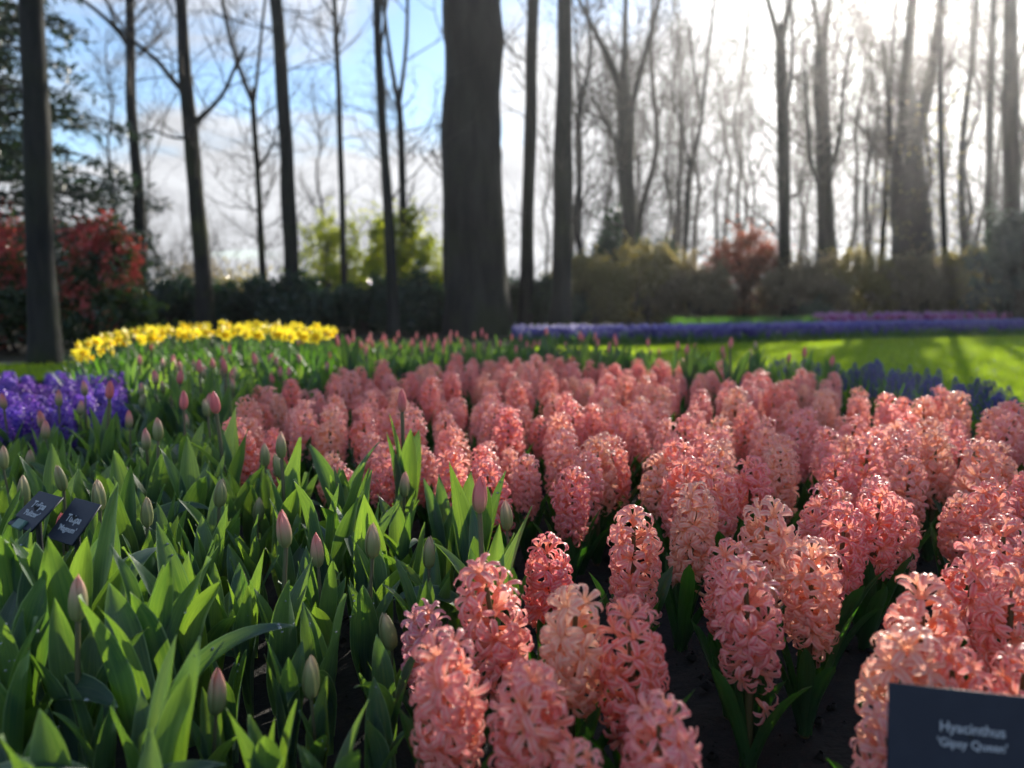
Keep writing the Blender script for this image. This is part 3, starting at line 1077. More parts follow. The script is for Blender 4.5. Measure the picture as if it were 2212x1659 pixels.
TREES = [
    ('mossy straight tree trunk standing in front of the red-leaved shrub', 6.9, [(96, 770, 60), (90, 500, 55), (78, 250, 49), (70, 0, 46)], [], dict(ntw=5, tw_from=4.5, H=10)),
    ('slender bare tree forking high up, beside the dark conifer', 14, [(305, 600, 26), (300, 450, 24), (286, 250, 20), (281, 90, 19), (283, 0, 18)],
     [[(281, 100, 11), (240, 45, 9), (180, 0, 8), (120, -40, 6)], [(248, 50, 7), (238, 20, 6), (232, 0, 5)]], {}),
    ('bare tree with two upswept limbs forming an open fork', 12, [(440, 600, 36), (430, 480, 33), (412, 300, 32), (400, 200, 28), (395, 100, 24), (390, 0, 22)],
     [[(404, 205, 15), (372, 172, 11), (340, 130, 10), (290, 90, 8), (230, 40, 6)], [(416, 268, 14), (455, 235, 9), (485, 200, 8), (505, 150, 7), (530, 100, 6)], [(412, 300, 7), (370, 297, 5), (330, 280, 4), (300, 290, 3)]], dict(bark=1)),
    ('thin young tree splitting into a wide letter Y', 15, [(567, 590, 15), (561, 450, 13), (551, 300, 12), (547, 205, 11)],
     [[(547, 222, 11), (512, 140, 10), (490, 60, 9), (480, 0, 8)], [(547, 222, 9), (558, 170, 7), (562, 90, 7), (572, 0, 6)], [(560, 362, 6), (585, 320, 4), (600, 270, 3)]], dict(bark=1)),
    ('dark straight limbless trunk beside the thin forked tree', 13, [(630, 610, 33), (622, 400, 30), (610, 200, 27), (598, 0, 26)], [], {}),
    ('very thin straight trunk beside the lime green bush', 16, [(744, 600, 14), (736, 350, 13), (730, 150, 11), (722, 0, 10)],
     [[(728, 45, 6), (700, 10, 5), (690, -20, 4)], [(731, 70, 6), (740, 30, 5), (747, 0, 4)]], {}),
    ('leaning dark trunk standing before the lime green bush', 11, [(850, 690, 26), (842, 500, 22), (826, 250, 18), (815, 100, 16), (811, 0, 15)],
     [[(817, 140, 8), (829, 70, 6), (835, 0, 6)]], {}),
    ('slim tree with two parallel upright limbs behind the lime green bush', 16, [(872, 520, 18), (868, 330, 15), (861, 215, 13)],
     [[(861, 228, 11), (843, 130, 9), (832, 50, 9), (825, -30, 7)], [(861, 228, 10), (873, 160, 8), (882, 60, 8), (880, -40, 6)]], {}),
    ('massive old trunk, by far the thickest tree', 12.5, [(1026, 720, 132), (1025, 500, 127), (1022, 250, 123), (1025, 0, 118)], [], dict(ntw=10, tw_from=3.0, H=15)),
    ('thin trunk half hidden behind the massive old trunk', 15.5, [(963, 700, 14), (962, 400, 12), (966, 200, 11), (968, 0, 10)], [], {}),
    ('straight medium trunk nearest to the massive old trunk', 13.5, [(1135, 700, 30), (1140, 450, 27), (1146, 250, 25), (1153, 0, 24)], [], {}),
    ('sturdy straight trunk beside the many-limbed tree', 12.5, [(1212, 640, 44), (1215, 400, 40), (1220, 200, 34), (1222, 0, 28)], [], {}),
    ('many-limbed tree fanning out above the dark rounded shrub', 17, [(1359, 520, 30), (1353, 400, 33), (1350, 260, 37), (1346, 180, 28)],
     [[(1347, 205, 18), (1320, 130, 14), (1285, 70, 10), (1255, 10, 8), (1230, -40, 6)], [(1347, 200, 16), (1350, 100, 12), (1352, 0, 10)], [(1357, 262, 15), (1385, 150, 12), (1410, 60, 10), (1425, 0, 9)], [(1350, 330, 8), (1315, 280, 7), (1285, 220, 5), (1265, 170, 4)]], dict(ntw=60)),
    ('crooked thin tree behind the coral-tipped shrub', 20, [(1480, 530, 12), (1486, 420, 12), (1492, 350, 10)],
     [[(1491, 365, 9), (1515, 300, 9), (1520, 200, 8), (1530, 100, 7), (1545, 0, 5)], [(1490, 372, 6), (1478, 300, 5), (1470, 220, 4)], [(1518, 250, 5), (1500, 150, 4), (1490, 60, 3)]], dict(ntw=50)),
    ('straight tree forking at the crown beside the coral-tipped shrub', 15, [(1699, 580, 26), (1693, 400, 26), (1688, 200, 25), (1685, 80, 21)],
     [[(1686, 100, 15), (1668, 40, 10), (1660, 0, 9)], [(1686, 100, 16), (1698, 40, 14), (1705, 0, 12)], [(1692, 275, 9), (1715, 150, 7), (1712, 50, 6), (1708, 0, 5)]], dict(ntw=50)),
    ('broad tree with many steep shoots, next to the straight forked tree', 17, [(1786, 560, 40), (1780, 400, 32), (1776, 200, 30), (1775, 100, 27)],
     [[(1775, 120, 15), (1765, 40, 10), (1755, 0, 8)], [(1776, 120, 17), (1785, 50, 12), (1795, -20, 10)], [(1780, 395, 11), (1815, 300, 8), (1820, 200, 7), (1840, 80, 6)], [(1778, 420, 10), (1752, 360, 8), (1745, 250, 6), (1740, 150, 5)]], dict(ntw=70)),
    ('wide ragged trunk sprouting shoots and splitting into two tall limbs', 19, [(1975, 600, 96), (1968, 450, 76), (1961, 320, 60), (1960, 260, 46)],
     [[(1958, 290, 34), (1955, 130, 22), (1968, 60, 20), (1972, 0, 17)], [(1968, 345, 36), (2000, 215, 24), (2020, 100, 18), (2032, 0, 14)], [(1940, 400, 16), (1922, 300, 10), (1918, 180, 8), (1905, 80, 6)]], dict(ntw=190, tw_from=0.8, tw_len=1.1, leafy=1500)),
    ('thin upright trunk beside the wide ragged trunk', 16, [(2042, 560, 13), (2031, 300, 11), (2030, 100, 10), (2035, 0, 9)], [], dict(ntw=40)),
    ('thin bent trunk between upright trunks above the right-hand shrubs', 20, [(2083, 560, 16), (2074, 350, 13), (2098, 150, 11), (2110, 0, 9)], [], dict(ntw=50)),
    ('narrow upright trunk close to the blue-grey trunk', 18, [(2135, 560, 16), (2138, 300, 13), (2145, 0, 11)], [], dict(ntw=50)),
    ('stout upright trunk rising from the bluish evergreen bush', 14, [(2190, 600, 36), (2186, 400, 32), (2182, 200, 28), (2179, 0, 24)], [], dict(ntw=20)),
    ('wispy sapling standing left of the wide ragged trunk', 21, [(1903, 560, 13), (1916, 380, 10), (1924, 200, 8), (1930, 60, 6)], [], dict(ntw=50)),
]
for i, (lab, Y, tr, lbs, kw) in enumerate(TREES):
    kw = dict(kw)
    leafy_ = kw.pop('leafy', 0)
    if kw.get('bark') == 1: kw['bark'] = M_BARK2
    tt_ = tree(lab, Y, tr, lbs, seed=i * 3 + 1, **kw)
    if leafy_:      # budding shoots that sprout all the way up the trunk
        rl = np.random.default_rng(i)
        z_ = rl.uniform(0.8, 5.2, leafy_); a_ = rl.uniform(0, 6.28, leafy_); q_ = rl.uniform(0.3, 1.15, leafy_)
        off = (np.sin(z_ * 7.0 + a_ * 3.0) > -0.1)
        Pl = np.stack([q_ * np.cos(a_), q_ * np.sin(a_), z_], 1)[off]
        add('shoot_leaves', leaf_cloud(Pl, np.tile([[0, 0, 1.0]], (len(Pl), 1)), 0.09, 0.45, rl, 0.9).mesh('shoot_leaves', M_OLIVE, False), tt_)['kind'] = 'stuff'

# the wood beyond: thinner trees, farther off
proto_bg = []
rb = np.random.default_rng(77)
for k in range(6):
    H = rb.uniform(11, 14)
    z = np.linspace(-0.2, H, 20)
    x = fbm1(z * 0.12, 300 + k) * 0.22
    y = fbm1(z * 0.12, 400 + k) * 0.22
    rad = np.interp(z, [0, 1, H], [0.15, 0.11, 0.02])
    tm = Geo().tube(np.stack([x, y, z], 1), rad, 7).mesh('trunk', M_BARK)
    st = []
    for q in range(46):
        i = rb.integers(4, 19)
        az = rb.uniform(0, 6.28)
        d = np.array([math.cos(az), math.sin(az), rb.uniform(0.4, 1.6)]); d /= np.linalg.norm(d)
        st.append((np.array([x[i], y[i], z[i]]), d, rb.uniform(0.9, 2.4), 0.022))
    cm = twig_cloud(st, rb, 2).mesh('twigs', M_TWIG)
    proto_bg.append((tm, cm))
BGT = []
for k in range(34):
    u = rb.uniform(1230, 2230); BGT.append((u, rb.uniform(23, 44)))
for k in range(5):
    u = rb.uniform(120, 1230); BGT.append((u, rb.uniform(34, 50)))
for (u, Y) in BGT:
    p = at(u, 640, Y)
    t = thing('bare_tree', *(('thin bare tree in the wood behind the bronze and olive shrubs', 'tree') if u > 1230 else ('thin bare tree far behind the dark evergreen bushes', 'tree')), (p.x, Y, -0.02), rb.uniform(0, 6.28), 'thin bare trees behind the bronze shrubs' if u > 1230 else 'thin bare trees behind the evergreen bushes', rb.uniform(0.8, 1.15), R(rb.uniform(0, 3)), rb.uniform(0, 6.28))
    a, b = proto_bg[rb.integers(0, 6)]
    add('trunk', a, t)
    add('twigs', b, t)['kind'] = 'stuff'

# ------------------------------------------------------------------ shrubs


def shrub(name, label, cat, cx, cy, rx, ry, h, mat, n, size, aspect=0.45, blobs=14, seed=0, group=None, z0=0.0, fill=0.5, stems=9, jit=0.7, top_flat=0.6, bs=1.0):
    r = np.random.default_rng(seed + 5000)
    t = thing(name, label, cat, (cx, cy, 0), 0, group)
    B = []
    for k in range(blobs):
        a = r.uniform(0, 6.28); q = r.random() ** 0.5
        bx, by = rx * q * 0.78 * math.cos(a), ry * q * 0.78 * math.sin(a)
        hh = h * (1 - top_flat * q ** 2.5) * r.uniform(0.68, 1.06)
        br = bs * min(rx, ry, h) * r.uniform(0.22, 0.42)
        bz = r.uniform(z0 + br * 0.5, max(z0 + br * 0.6, hh - br))
        if k < blobs * 0.55: bz = hh - br * r.uniform(0.85, 1.15)
        B.append((bx, by, bz, br))
    B = np.array(B)
    pick = r.choice(len(B), n, p=B[:, 3] ** 2 / (B[:, 3] ** 2).sum())
    N = r.normal(0, 1, (n, 3)); N /= np.linalg.norm(N, axis=1)[:, None]
    rad = B[pick, 3] * (1 - fill * r.random(n) ** 2) * r.uniform(0.85, 1.15, n)
    P = B[pick, :3] + N * rad[:, None]
    # shoots that stick out of the outline, with leaves along them
    sp_, sn_ = [], []
    for k in range(int(blobs * 1.3)):
        b = B[r.integers(0, len(B))]
        d = np.array([r.normal(0, 0.5), r.normal(0, 0.5), r.uniform(0.3, 1.0)]); d /= np.linalg.norm(d)
        L = h * r.uniform(0.10, 0.26)
        m_ = 14
        tt = np.linspace(0.0, 1.0, m_)[:, None]
        sp_.append(b[:3] + d * (b[3] * 0.6 + tt * L) + r.normal(0, 0.02 * h, (m_, 3)))
        sn_.append(np.tile(d, (m_, 1)))
    P = np.concatenate([P] + sp_); N = np.concatenate([N] + sn_)
    ok = P[:, 2] > 0.03
    P, N = P[ok], N[ok]
    st = Geo()
    for k in range(stems):
        b = B[r.integers(0, len(B))]
        p0 = np.array([r.normal(0, rx * 0.12), r.normal(0, ry * 0.12), -0.03])
        mid = (p0 + b[:3]) / 2 + r.normal(0, 0.06, 3)
        st.tube(smooth_path([(*p0, 0), (*mid, 0), (*b[:3], 0)], 6)[:, :3], np.linspace(0.025, 0.008, 6) * (h / 1.5) ** 0.5, 5)
    add('stems', st.mesh('stems', M_TWIG), t)
    add('foliage', leaf_cloud(P, N, size, aspect, r, jit).mesh('foliage', mat, False), t)['kind'] = 'stuff'
    return t


def SH(u, Y, dx=0):
    return (u - 1106) / FPX * Y


# red photinia, two bushes either side of the mossy trunk
shrub('photinia_shrub', 'shrub with glossy dark leaves and bright red young shoots right of the mossy trunk', 'shrub', SH(225, 8.6), 8.6, 0.62, 0.6, 1.42, M_PHOTINIA, 10000, 0.08, 0.42, 80, 1, None, 0.05, bs=0.6)
shrub('photinia_shrub', 'shrub with red young shoots cut off by the frame left of the mossy trunk', 'shrub', SH(10, 8.4), 8.4, 0.6, 0.6, 1.5, M_PHOTINIA, 9500, 0.08, 0.42, 80, 2, None, 0.05, bs=0.6)
# laurel hedge of separate dark bushes
dark = [(400, 12.6, 0.95, 0.92), (540, 13.2, 0.9, 0.95), (660, 12.8, 0.95, 1.02), (790, 13.4, 1.0, 1.06), (915, 13.1, 0.9, 1.0), (1075, 14.2, 1.0, 1.02), (1180, 14.0, 0.8, 0.95)]
labs = ['dark glossy evergreen bush nearest the red-tipped shrub', 'dark evergreen bush behind the middle of the yellow daffodils', 'dark evergreen bush below the dark limbless trunk',
        'dark evergreen bush in front of the lime green bush', 'dark evergreen bush just left of the massive old trunk', 'dark evergreen bush just behind the massive old trunk', 'low dark evergreen bush below the sturdy straight trunk']
for k, (u, Y, rx, h) in enumerate(dark):
    shrub('evergreen_bush', labs[k], 'bush', SH(u, Y), Y, rx, 0.7, h, M_LAUREL, 6500, 0.11, 0.4, 22, 20 + k, None, 0.0, 0.6, 6, top_flat=0.3)
# lime green bushes coming into leaf
shrub('spring_bush', 'bright lime green bush in fresh leaf beside the massive old trunk', 'bush', SH(868, 16), 16, 1.15, 0.8, 2.5, M_LIME, 10000, 0.09, 0.5, 120, 40, None, 0.5, 0.8, 26, 1.0, 0.75, 0.55)
shrub('spring_bush', 'airy yellow-green bush with sparse new leaves beside the very thin trunk', 'bush', SH(725, 17), 17, 1.3, 0.8, 2.3, M_LIME, 5600, 0.085, 0.5, 90, 41, None, 0.6, 0.9, 26, 1.0, 0.6, 0.55)
shrub('spring_bush', 'low pale budding bush between thin trunks above the evergreen bushes', 'bush', SH(540, 18), 18, 1.7, 0.8, 1.7, M_OLIVE, 2600, 0.08, 0.5, 26, 42, None, 0.3, 0.9, 30, 1.0)
# dark mound
shrub('evergreen_bush', 'dark rounded shrub below the many-limbed tree', 'bush', SH(1345, 18), 18, 1.7, 1.0, 2.55, M_LAUREL, 10000, 0.13, 0.4, 40, 43, None, 0.3, 0.6, 10, top_flat=0.75)
# brown and olive belt
belt = [(1265, 14.6, 1.0, 1.35, M_OLIVE, 'olive budding shrub beside the sturdy straight trunk'), (1385, 15.0, 1.1, 1.7, M_OLIVE, 'olive yellow budding shrub in front of the dark rounded shrub'),
        (1500, 14.6, 1.0, 1.35, M_BROWN, 'bronze-leaved shrub between the olive shrub and the coral-tipped shrub'), (1605, 15.6, 1.0, 1.85, M_RUST, 'shrub with coral red shoot tips beside the straight forked tree'),
        (1730, 15.0, 1.05, 1.45, M_BROWN, 'bronze-leaved shrub at the foot of the broad shooting tree'), (1850, 15.2, 1.1, 1.42, M_OLIVE, 'olive shrub between the broad tree and the wide ragged trunk'),
        (1965, 15.0, 1.1, 1.38, M_BROWN, 'bronze-leaved shrub in front of the wide ragged trunk'), (2075, 15.2, 1.0, 1.5, M_OLIVE, 'olive shrub between the wide ragged trunk and the bluish bush'),
        (2190, 13.2, 1.0, 2.05, M_BLUEGREEN, 'tall bluish evergreen bush at the edge of the lawn')]
for k, (u, Y, rx, h, mt, lab) in enumerate(belt):
    shrub('border_shrub', lab, 'shrub', SH(u, Y), Y, rx, 0.75, h, mt, 9000, 0.085, 0.45, 110, 60 + k, None, 0.0, 0.75, 34, 0.9, 0.42, 0.55)
shrub('clipped_bush', 'small dark dome-shaped bush in front of the bronze shrubs', 'bush', SH(1762, 13.2), 13.2, 0.36, 0.34, 0.62, M_LAUREL, 2600, 0.05, 0.45, 16, 90, None, 0.0, 0.5, 5, top_flat=0.3)
# low dark undergrowth behind, seen between the bushes
for k, (u, Y) in enumerate([(430, 22), (700, 23), (980, 22), (1250, 23), (1500, 24), (1750, 23), (2000, 24), (2230, 22), (180, 20)]):
    tb = shrub('thicket_bush', 'brown twiggy thicket behind the border shrubs', 'bush', SH(u, Y), Y, 2.2, 1.0, 1.7, M_BROWN, 3200, 0.11, 0.45, 26, 120 + k, 'brown thickets behind the border shrubs', 0.0, 0.9, 20, 1.0)
    rt = np.random.default_rng(900 + k)
    st = [(np.array([rt.normal(0, 1.2), rt.normal(0, 0.6), 0.0]), np.array([rt.normal(0, 0.25), rt.normal(0, 0.25), 1.0]), rt.uniform(2.0, 3.8 if u > 1200 else 2.6), 0.02) for q in range(26)]
    add('twigs', twig_cloud(st, rt, 2).mesh('twigs', M_TWIG), tb)['kind'] = 'stuff'

# dark conifer on the far left
rc = np.random.default_rng(31)
ct = thing('conifer_tree', 'dark conifer with drooping feathery branches behind the red-tipped shrubs', 'tree', (SH(-40, 12.5), 12.5, 0))
cz = np.linspace(-0.1, 9.5, 16)
add('trunk', Geo().tube(np.stack([0 * cz, 0 * cz, cz], 1), np.interp(cz, [0, 9.5], [0.2, 0.03]), 9).mesh('trunk', M_BARK), ct)
bg_, fol = Geo(), []
for k in range(260):
    z0_ = 0.35 + 8.6 * (k + rc.random()) / 260
    az = rc.uniform(0, 6.28)
    L = (3.4 - 0.26 * z0_) * rc.uniform(0.55, 1.1)
    t = np.linspace(0, 1, 8)
    droop = rc.uniform(0.15, 0.42)
    x = L * t; zz = z0_ + 0.35 * L * t - droop * L * t ** 2 * 1.4
    path = np.stack([x * math.cos(az), x * math.sin(az), zz], 1)
    bg_.tube(path, np.linspace(0.03, 0.006, 8), 4)
    m = int(150 * L / 2)
    ti = rc.random(m) ** 0.7
    Pp = np.stack([np.interp(ti, t, path[:, j]) for j in range(3)], 1)
    side = np.array([-math.sin(az), math.cos(az), 0])
    Pp += side * (rc.normal(0, 0.22, m) * (0.35 + 0.65 * ti) * L / 2.2)[:, None] + np.array([0, 0, 1]) * (-np.abs(rc.normal(0, 0.09, m)))[:, None]
    fol.append(Pp)
Pp = np.concatenate(fol)
add('branches', bg_.mesh('branches', M_TWIG), ct)
Nn = np.tile(np.array([[0, 0, 1.0]]), (len(Pp), 1))
add('foliage', leaf_cloud(Pp, Nn, 0.20, 0.25, rc, 0.6).mesh('foliage', M_CONIFER, False), ct)['kind'] = 'stuff'

# ------------------------------------------------------------------ far flower beds (masses)


def bed_line(pts, n, r, width):
    pts = np.array(pts, float)
    seg = np.linalg.norm(np.diff(pts, axis=0), axis=1)
    cum = np.concatenate([[0], np.cumsum(seg)])
    s = r.uniform(0, cum[-1], n)
    x = np.interp(s, cum, pts[:, 0]); y = np.interp(s, cum, pts[:, 1])
    return x, y + r.uniform(0, width, n)


def muscari_spike_geo(n=44, H=0.16, L=0.066, rb_=0.0120, lo=False):
    g = Geo()
    r = np.random.default_rng(3)
    k = 4
    for i in range(n):
        t = (i + 0.5) / n
        z = H - L + L * t
        rr = rb_ * (1 - t ** 2.2) ** 0.7 + 0.001
        a = i * 2.39996
        d = np.array([math.cos(a), math.sin(a), -0.5 + 1.3 * t]); d /= np.linalg.norm(d)
        c = np.array([0, 0, z]) + d * rr
        s = 0.0046 * (1 - 0.45 * t)
        M = np.array(dirmat((0, 0, 0), d, 0, 1.0))[:3, :3]
        P = []
        for zz, q in ((-s, 0.35 * s), (0.0, s), (s * 0.9, 0.45 * s)):
            P.append([c + M @ np.array([q * math.cos(b), q * math.sin(b), zz]) for b in np.arange(k) * 2 * PI / k])
        g.grid(P, 0, True)
    return g


far_violet = [(1105, 720), (1300, 713), (1500, 713), (1700, 714), (1900, 712), (2100, 706), (2260, 700)]
line = []
for (u, v) in far_violet:
    Y = {1105: 9.4, 1300: 9.5, 1500: 9.7, 1700: 10.3, 1900: 11.0, 2100: 11.75, 2260: 12.3}[u]
    line.append((SH(u, Y), Y))
rv = np.random.default_rng(8)
x, y = bed_line(line, 5200, rv, 0.9)
gp = Geo()
Pb = np.stack([x, y, np.zeros(len(x))], 1)
# spikes as little tapered cones of bells, leaves as blades
hh = rv.uniform(0.13, 0.25, len(x))
ang = np.arange(4) * PI / 2
V, Q, T = [], [], []
for i in range(len(x)):
    b = np.array([x[i], y[i], hh[i]])
    w = rv.uniform(0.011, 0.018)
    rows = []
    for zz, q in ((-0.075, 0.7), (-0.05, 1.0), (-0.015, 0.75), (0.0, 0.1)):
        rows.append([b + np.array([w * q * math.cos(a), w * q * math.sin(a), zz]) for a in ang])
    gp.grid(rows, 0, True)
fb = add('grape_hyacinth_bed', gp.mesh('grape_hyacinth_bed', M_BELL), None, None, (0.085, 0.065, 0.36, 1))
tag(fb, 'long band of blue-violet grape hyacinths along the far side of the lawn', 'flower bed', kind='stuff')
x2, y2 = bed_line(line, 9000, rv, 1.0)
lv = add('flower_bed_leaves', quad_blades(np.stack([x2, y2 - 0.03, np.full(len(x2), -0.02)], 1), rv.uniform(0.10, 0.2, len(x2)), np.full(len(x2), 0.014), 0.35, M_DLEAF, 'flower_bed_leaves'))
tag(lv, 'green leaves of the violet flower band along the far side of the lawn', 'leaves', kind='stuff')
# fresh green planting and magenta flowers behind the violet band
line2 = [(a + 0.0, b + 1.0) for a, b in line[2:]]
x3, y3 = bed_line(line2, 6500, rv, 0.9)
lv = add('bulb_leaves', quad_blades(np.stack([x3, y3, np.full(len(x3), -0.02)], 1), rv.uniform(0.2, 0.33, len(x3)), np.full(len(x3), 0.022), 0.25, M_DLEAF, 'bulb_leaves'))
tag(lv, 'upright green bulb leaves behind the violet flower band', 'leaves', kind='stuff')
line3 = [(a, b + 0.85) for a, b in line[4:]]
line3[0] = ((line3[0][0] + line[3][0]) / 2 + 0.3, line3[0][1] - 0.15)
x4, y4 = bed_line(line3, 420, rv, 0.7)
gm = Geo()
for i in range(len(x4)):
    b = np.array([x4[i], y4[i], rv.uniform(0.25, 0.36)])
    w = rv.uniform(0.028, 0.04)
    rows = []
    for zz, q in ((-0.11, 0.6), (-0.08, 1.0), (-0.03, 0.9), (0.0, 0.2)):
        rows.append([b + np.array([w * q * rv.uniform(0.8, 1.2) * math.cos(a), w * q * rv.uniform(0.8, 1.2) * math.sin(a), zz]) for a in np.arange(6) * PI / 3])
    gm.grid(rows, 0, True)
mb = add('magenta_flower_bed', gm.mesh('magenta_flower_bed', M_BELL, False), None, None, (0.36, 0.05, 0.20, 1))
tag(mb, 'magenta flowers behind the violet band beyond the lawn', 'flower bed', kind='stuff')

# ------------------------------------------------------------------ near grape hyacinths along the lawn edge
MUS = muscari_spike_geo()
MUS_SPIKE = MUS.mesh('flower_spike', M_BELL)
MUS_STEM = Geo().tube([(0, 0, -0.02), (0.002, 0, 0.05), (0, 0, 0.152)], [0.0026, 0.0024, 0.0016], 5).mesh('stem', M_GSTEM)
MUS_LEAF = [leaf_geo(0.15 + 0.02 * i, 0.008, R(10 + 6 * i), R(30 + 12 * i), 0.4, 0.7, 0, 7, 2, 0.4, 0.7, 0.003, 2.5).mesh('leaf', M_DLEAF) for i in range(3)]


def muscari(x, y, h, label, group):
    t = thing('grape_hyacinth', label, 'grape hyacinth', (x, y, 0), rng.uniform(0, 6.28), group, h / 0.16, abs(rng.normal(0, R(5))), rng.uniform(0, 6.28))
    add('stem', MUS_STEM, t)
    add('flower_spike', MUS_SPIKE, t, None, (0.045 * rng.uniform(0.7, 1.3), 0.045, 0.28 * rng.uniform(0.8, 1.25), 1))['kind'] = 'stuff'
    for k in range(3):
        add('leaf', MUS_LEAF[k], t, rotz(k * 2.1 + rng.uniform(0, 1)))


edge_u = [1585, 1640, 1690, 1740, 1800, 1860, 1920, 1990, 2060, 2130, 2200, 2260]
edge_v = [822, 800, 790, 783, 788, 795, 803, 815, 828, 842, 852, 862]
for k in range(165):
    u = rng.uniform(1560, 2265)
    v = np.interp(u, edge_u, edge_v) + rng.uniform(-24, 18) * (0.6 if u < 1700 else 1)
    h = rng.uniform(0.195, 0.245)
    p = ground(u, v, h)
    if p.y > 4.6: continue
    muscari(p.x, p.y, h, 'dark blue grape hyacinth spike at the edge of the lawn behind the pink hyacinths', 'grape hyacinths along the lawn edge')

# ------------------------------------------------------------------ violet hyacinths on the left
r5 = np.random.default_rng(55)
placed = []
tries = 0
while len(placed) < 105 and tries < 4000:
    tries += 1
    u = r5.uniform(-40, 262); v = r5.uniform(800, 888)
    h = r5.uniform(0.22, 0.26)
    p = ground(u, v, h)
    if any((p.x - a) ** 2 + (p.y - b) ** 2 < 0.075 ** 2 for a, b in placed): continue
    placed.append((p.x, p.y))
    hyacinth((p.x, p.y, 0), h, 'violet blue hyacinth in the violet patch beside the tulips', 'violet hyacinths in the patch beside the tulips', color=(0.16 * r5.uniform(0.8, 1.3), 0.085, 0.55 * r5.uniform(0.85, 1.15), 0), detail=False)
for (u, v) in [(300, 828), (322, 818), (365, 822), (380, 812), (348, 830), (280, 838)]:
    p = ground(u, v, 0.23)
    hyacinth((p.x, p.y, 0), 0.23, 'violet blue hyacinth strayed among the tulips next to the violet patch', 'violet hyacinths strayed among the tulips', color=(0.14, 0.08, 0.50, 0), detail=False)

# ------------------------------------------------------------------ daffodils


def daff_parts():
    g = Geo()
    for k in range(6):
        lg = leaf_geo(0.034, 0.022, R(72), R(18), 0.2 * (-1) ** k, 0.2, 0.05, 5, 2, 0.45, 0.5, 0.004, 1.8, seed=k)
        g.add(lg, Matrix.Translation((0, 0, 0.0015 * (k % 2))) @ rotz(k * PI / 3))
    pet = g.mesh('petals', M_DAFF)
    z = [0, 0.008, 0.02, 0.028, 0.031]
    rr = [0.006, 0.009, 0.0105, 0.013, 0.0165]
    cor = Geo().grid([[(rr[i] * (1 + (0.07 * (-1) ** j if i > 3 else 0)) * math.cos(j * PI / 6), rr[i] * (1 + (0.07 * (-1) ** j if i > 3 else 0)) * math.sin(j * PI / 6), z[i]) for j in range(12)] for i in range(5)], 0, True).mesh('corona', M_CORONA)
    return pet, cor


D_PET, D_COR = daff_parts()
D_STEM = Geo().tube([(0, 0, -0.02), (0.004, 0, 0.2), (0.006, 0, 0.36), (0.016, 0, 0.385), (0.028, 0, 0.388)], [0.004, 0.0036, 0.003, 0.0028, 0.003], 5).mesh('stem', M_GSTEM)
D_LEAF = [leaf_geo(0.30 + 0.03 * i, 0.014, R(4 + 3 * i), R(14 + 10 * i), 0.5, 0.4, 0, 7, 2, 0.4, 0.8, 0.006, 3.0).mesh('leaf', M_DLEAF) for i in range(4)]


def daffodil(x, y, h, label, group):
    t = thing('daffodil', label, 'daffodil', (x, y, 0), rng.uniform(0, 6.28), group, h / 0.40, abs(rng.normal(0, R(4))), rng.uniform(0, 6.28))
    add('stem', D_STEM, t)
    az = rng.normal(0, 0.15)
    d = Vector((1, 0.15 * rng.normal(), rng.uniform(-0.25, 0.25)))
    M = dirmat((0.028, 0, 0.388), d, rng.uniform(0, 6), 0.98)
    fl = add('flower', D_PET, t, M)
    add('corona', D_COR, fl)
    for k in range(4):
        add('leaf', D_LEAF[k], t, rotz(k * 1.6 + rng.uniform(0, 0.8)))


r6 = np.random.default_rng(66)
placed = []
tries = 0
while len(placed) < 185 and tries < 9000:
    tries += 1
    u = r6.uniform(165, 705)
    top = np.interp(u, [165, 220, 300, 400, 560, 705], [748, 722, 706, 698, 695, 702])
    v = top + r6.uniform(0, 22)
    h = np.interp(u, [165, 300, 560], [0.335, 0.385, 0.405]) + r6.uniform(-0.02, 0.02)
    p = ground(u, v, h)
    if p.y > 7.4 or any((p.x - a) ** 2 + (p.y - b) ** 2 < 0.072 ** 2 for a, b in placed): continue
    placed.append((p.x, p.y))
    daffodil(p.x, p.y, h, *(('yellow daffodil at the thin end of the clump near the mossy trunk', 'daffodils at the thin end near the mossy trunk') if u < 330 else
        (('yellow daffodil at the far end of the clump below the limbless trunk', 'daffodils at the far end of the clump') if u > 560 else ('yellow daffodil in the thick middle of the clump', 'daffodils in the middle of the clump'))))
for (u, v) in [(240, 762)]:
    p = ground(u, v, 0.30)
    daffodil(p.x, p.y, 0.31, 'short yellow daffodil growing low in front of the daffodil clump', None)
DAFF = placed

# ------------------------------------------------------------------ pink hyacinths
HP = []          # occupied places


def hy_at(u, v, h, **kw):
    p = ground(u, v, h)
    HP.append((p.x, p.y))
    return p


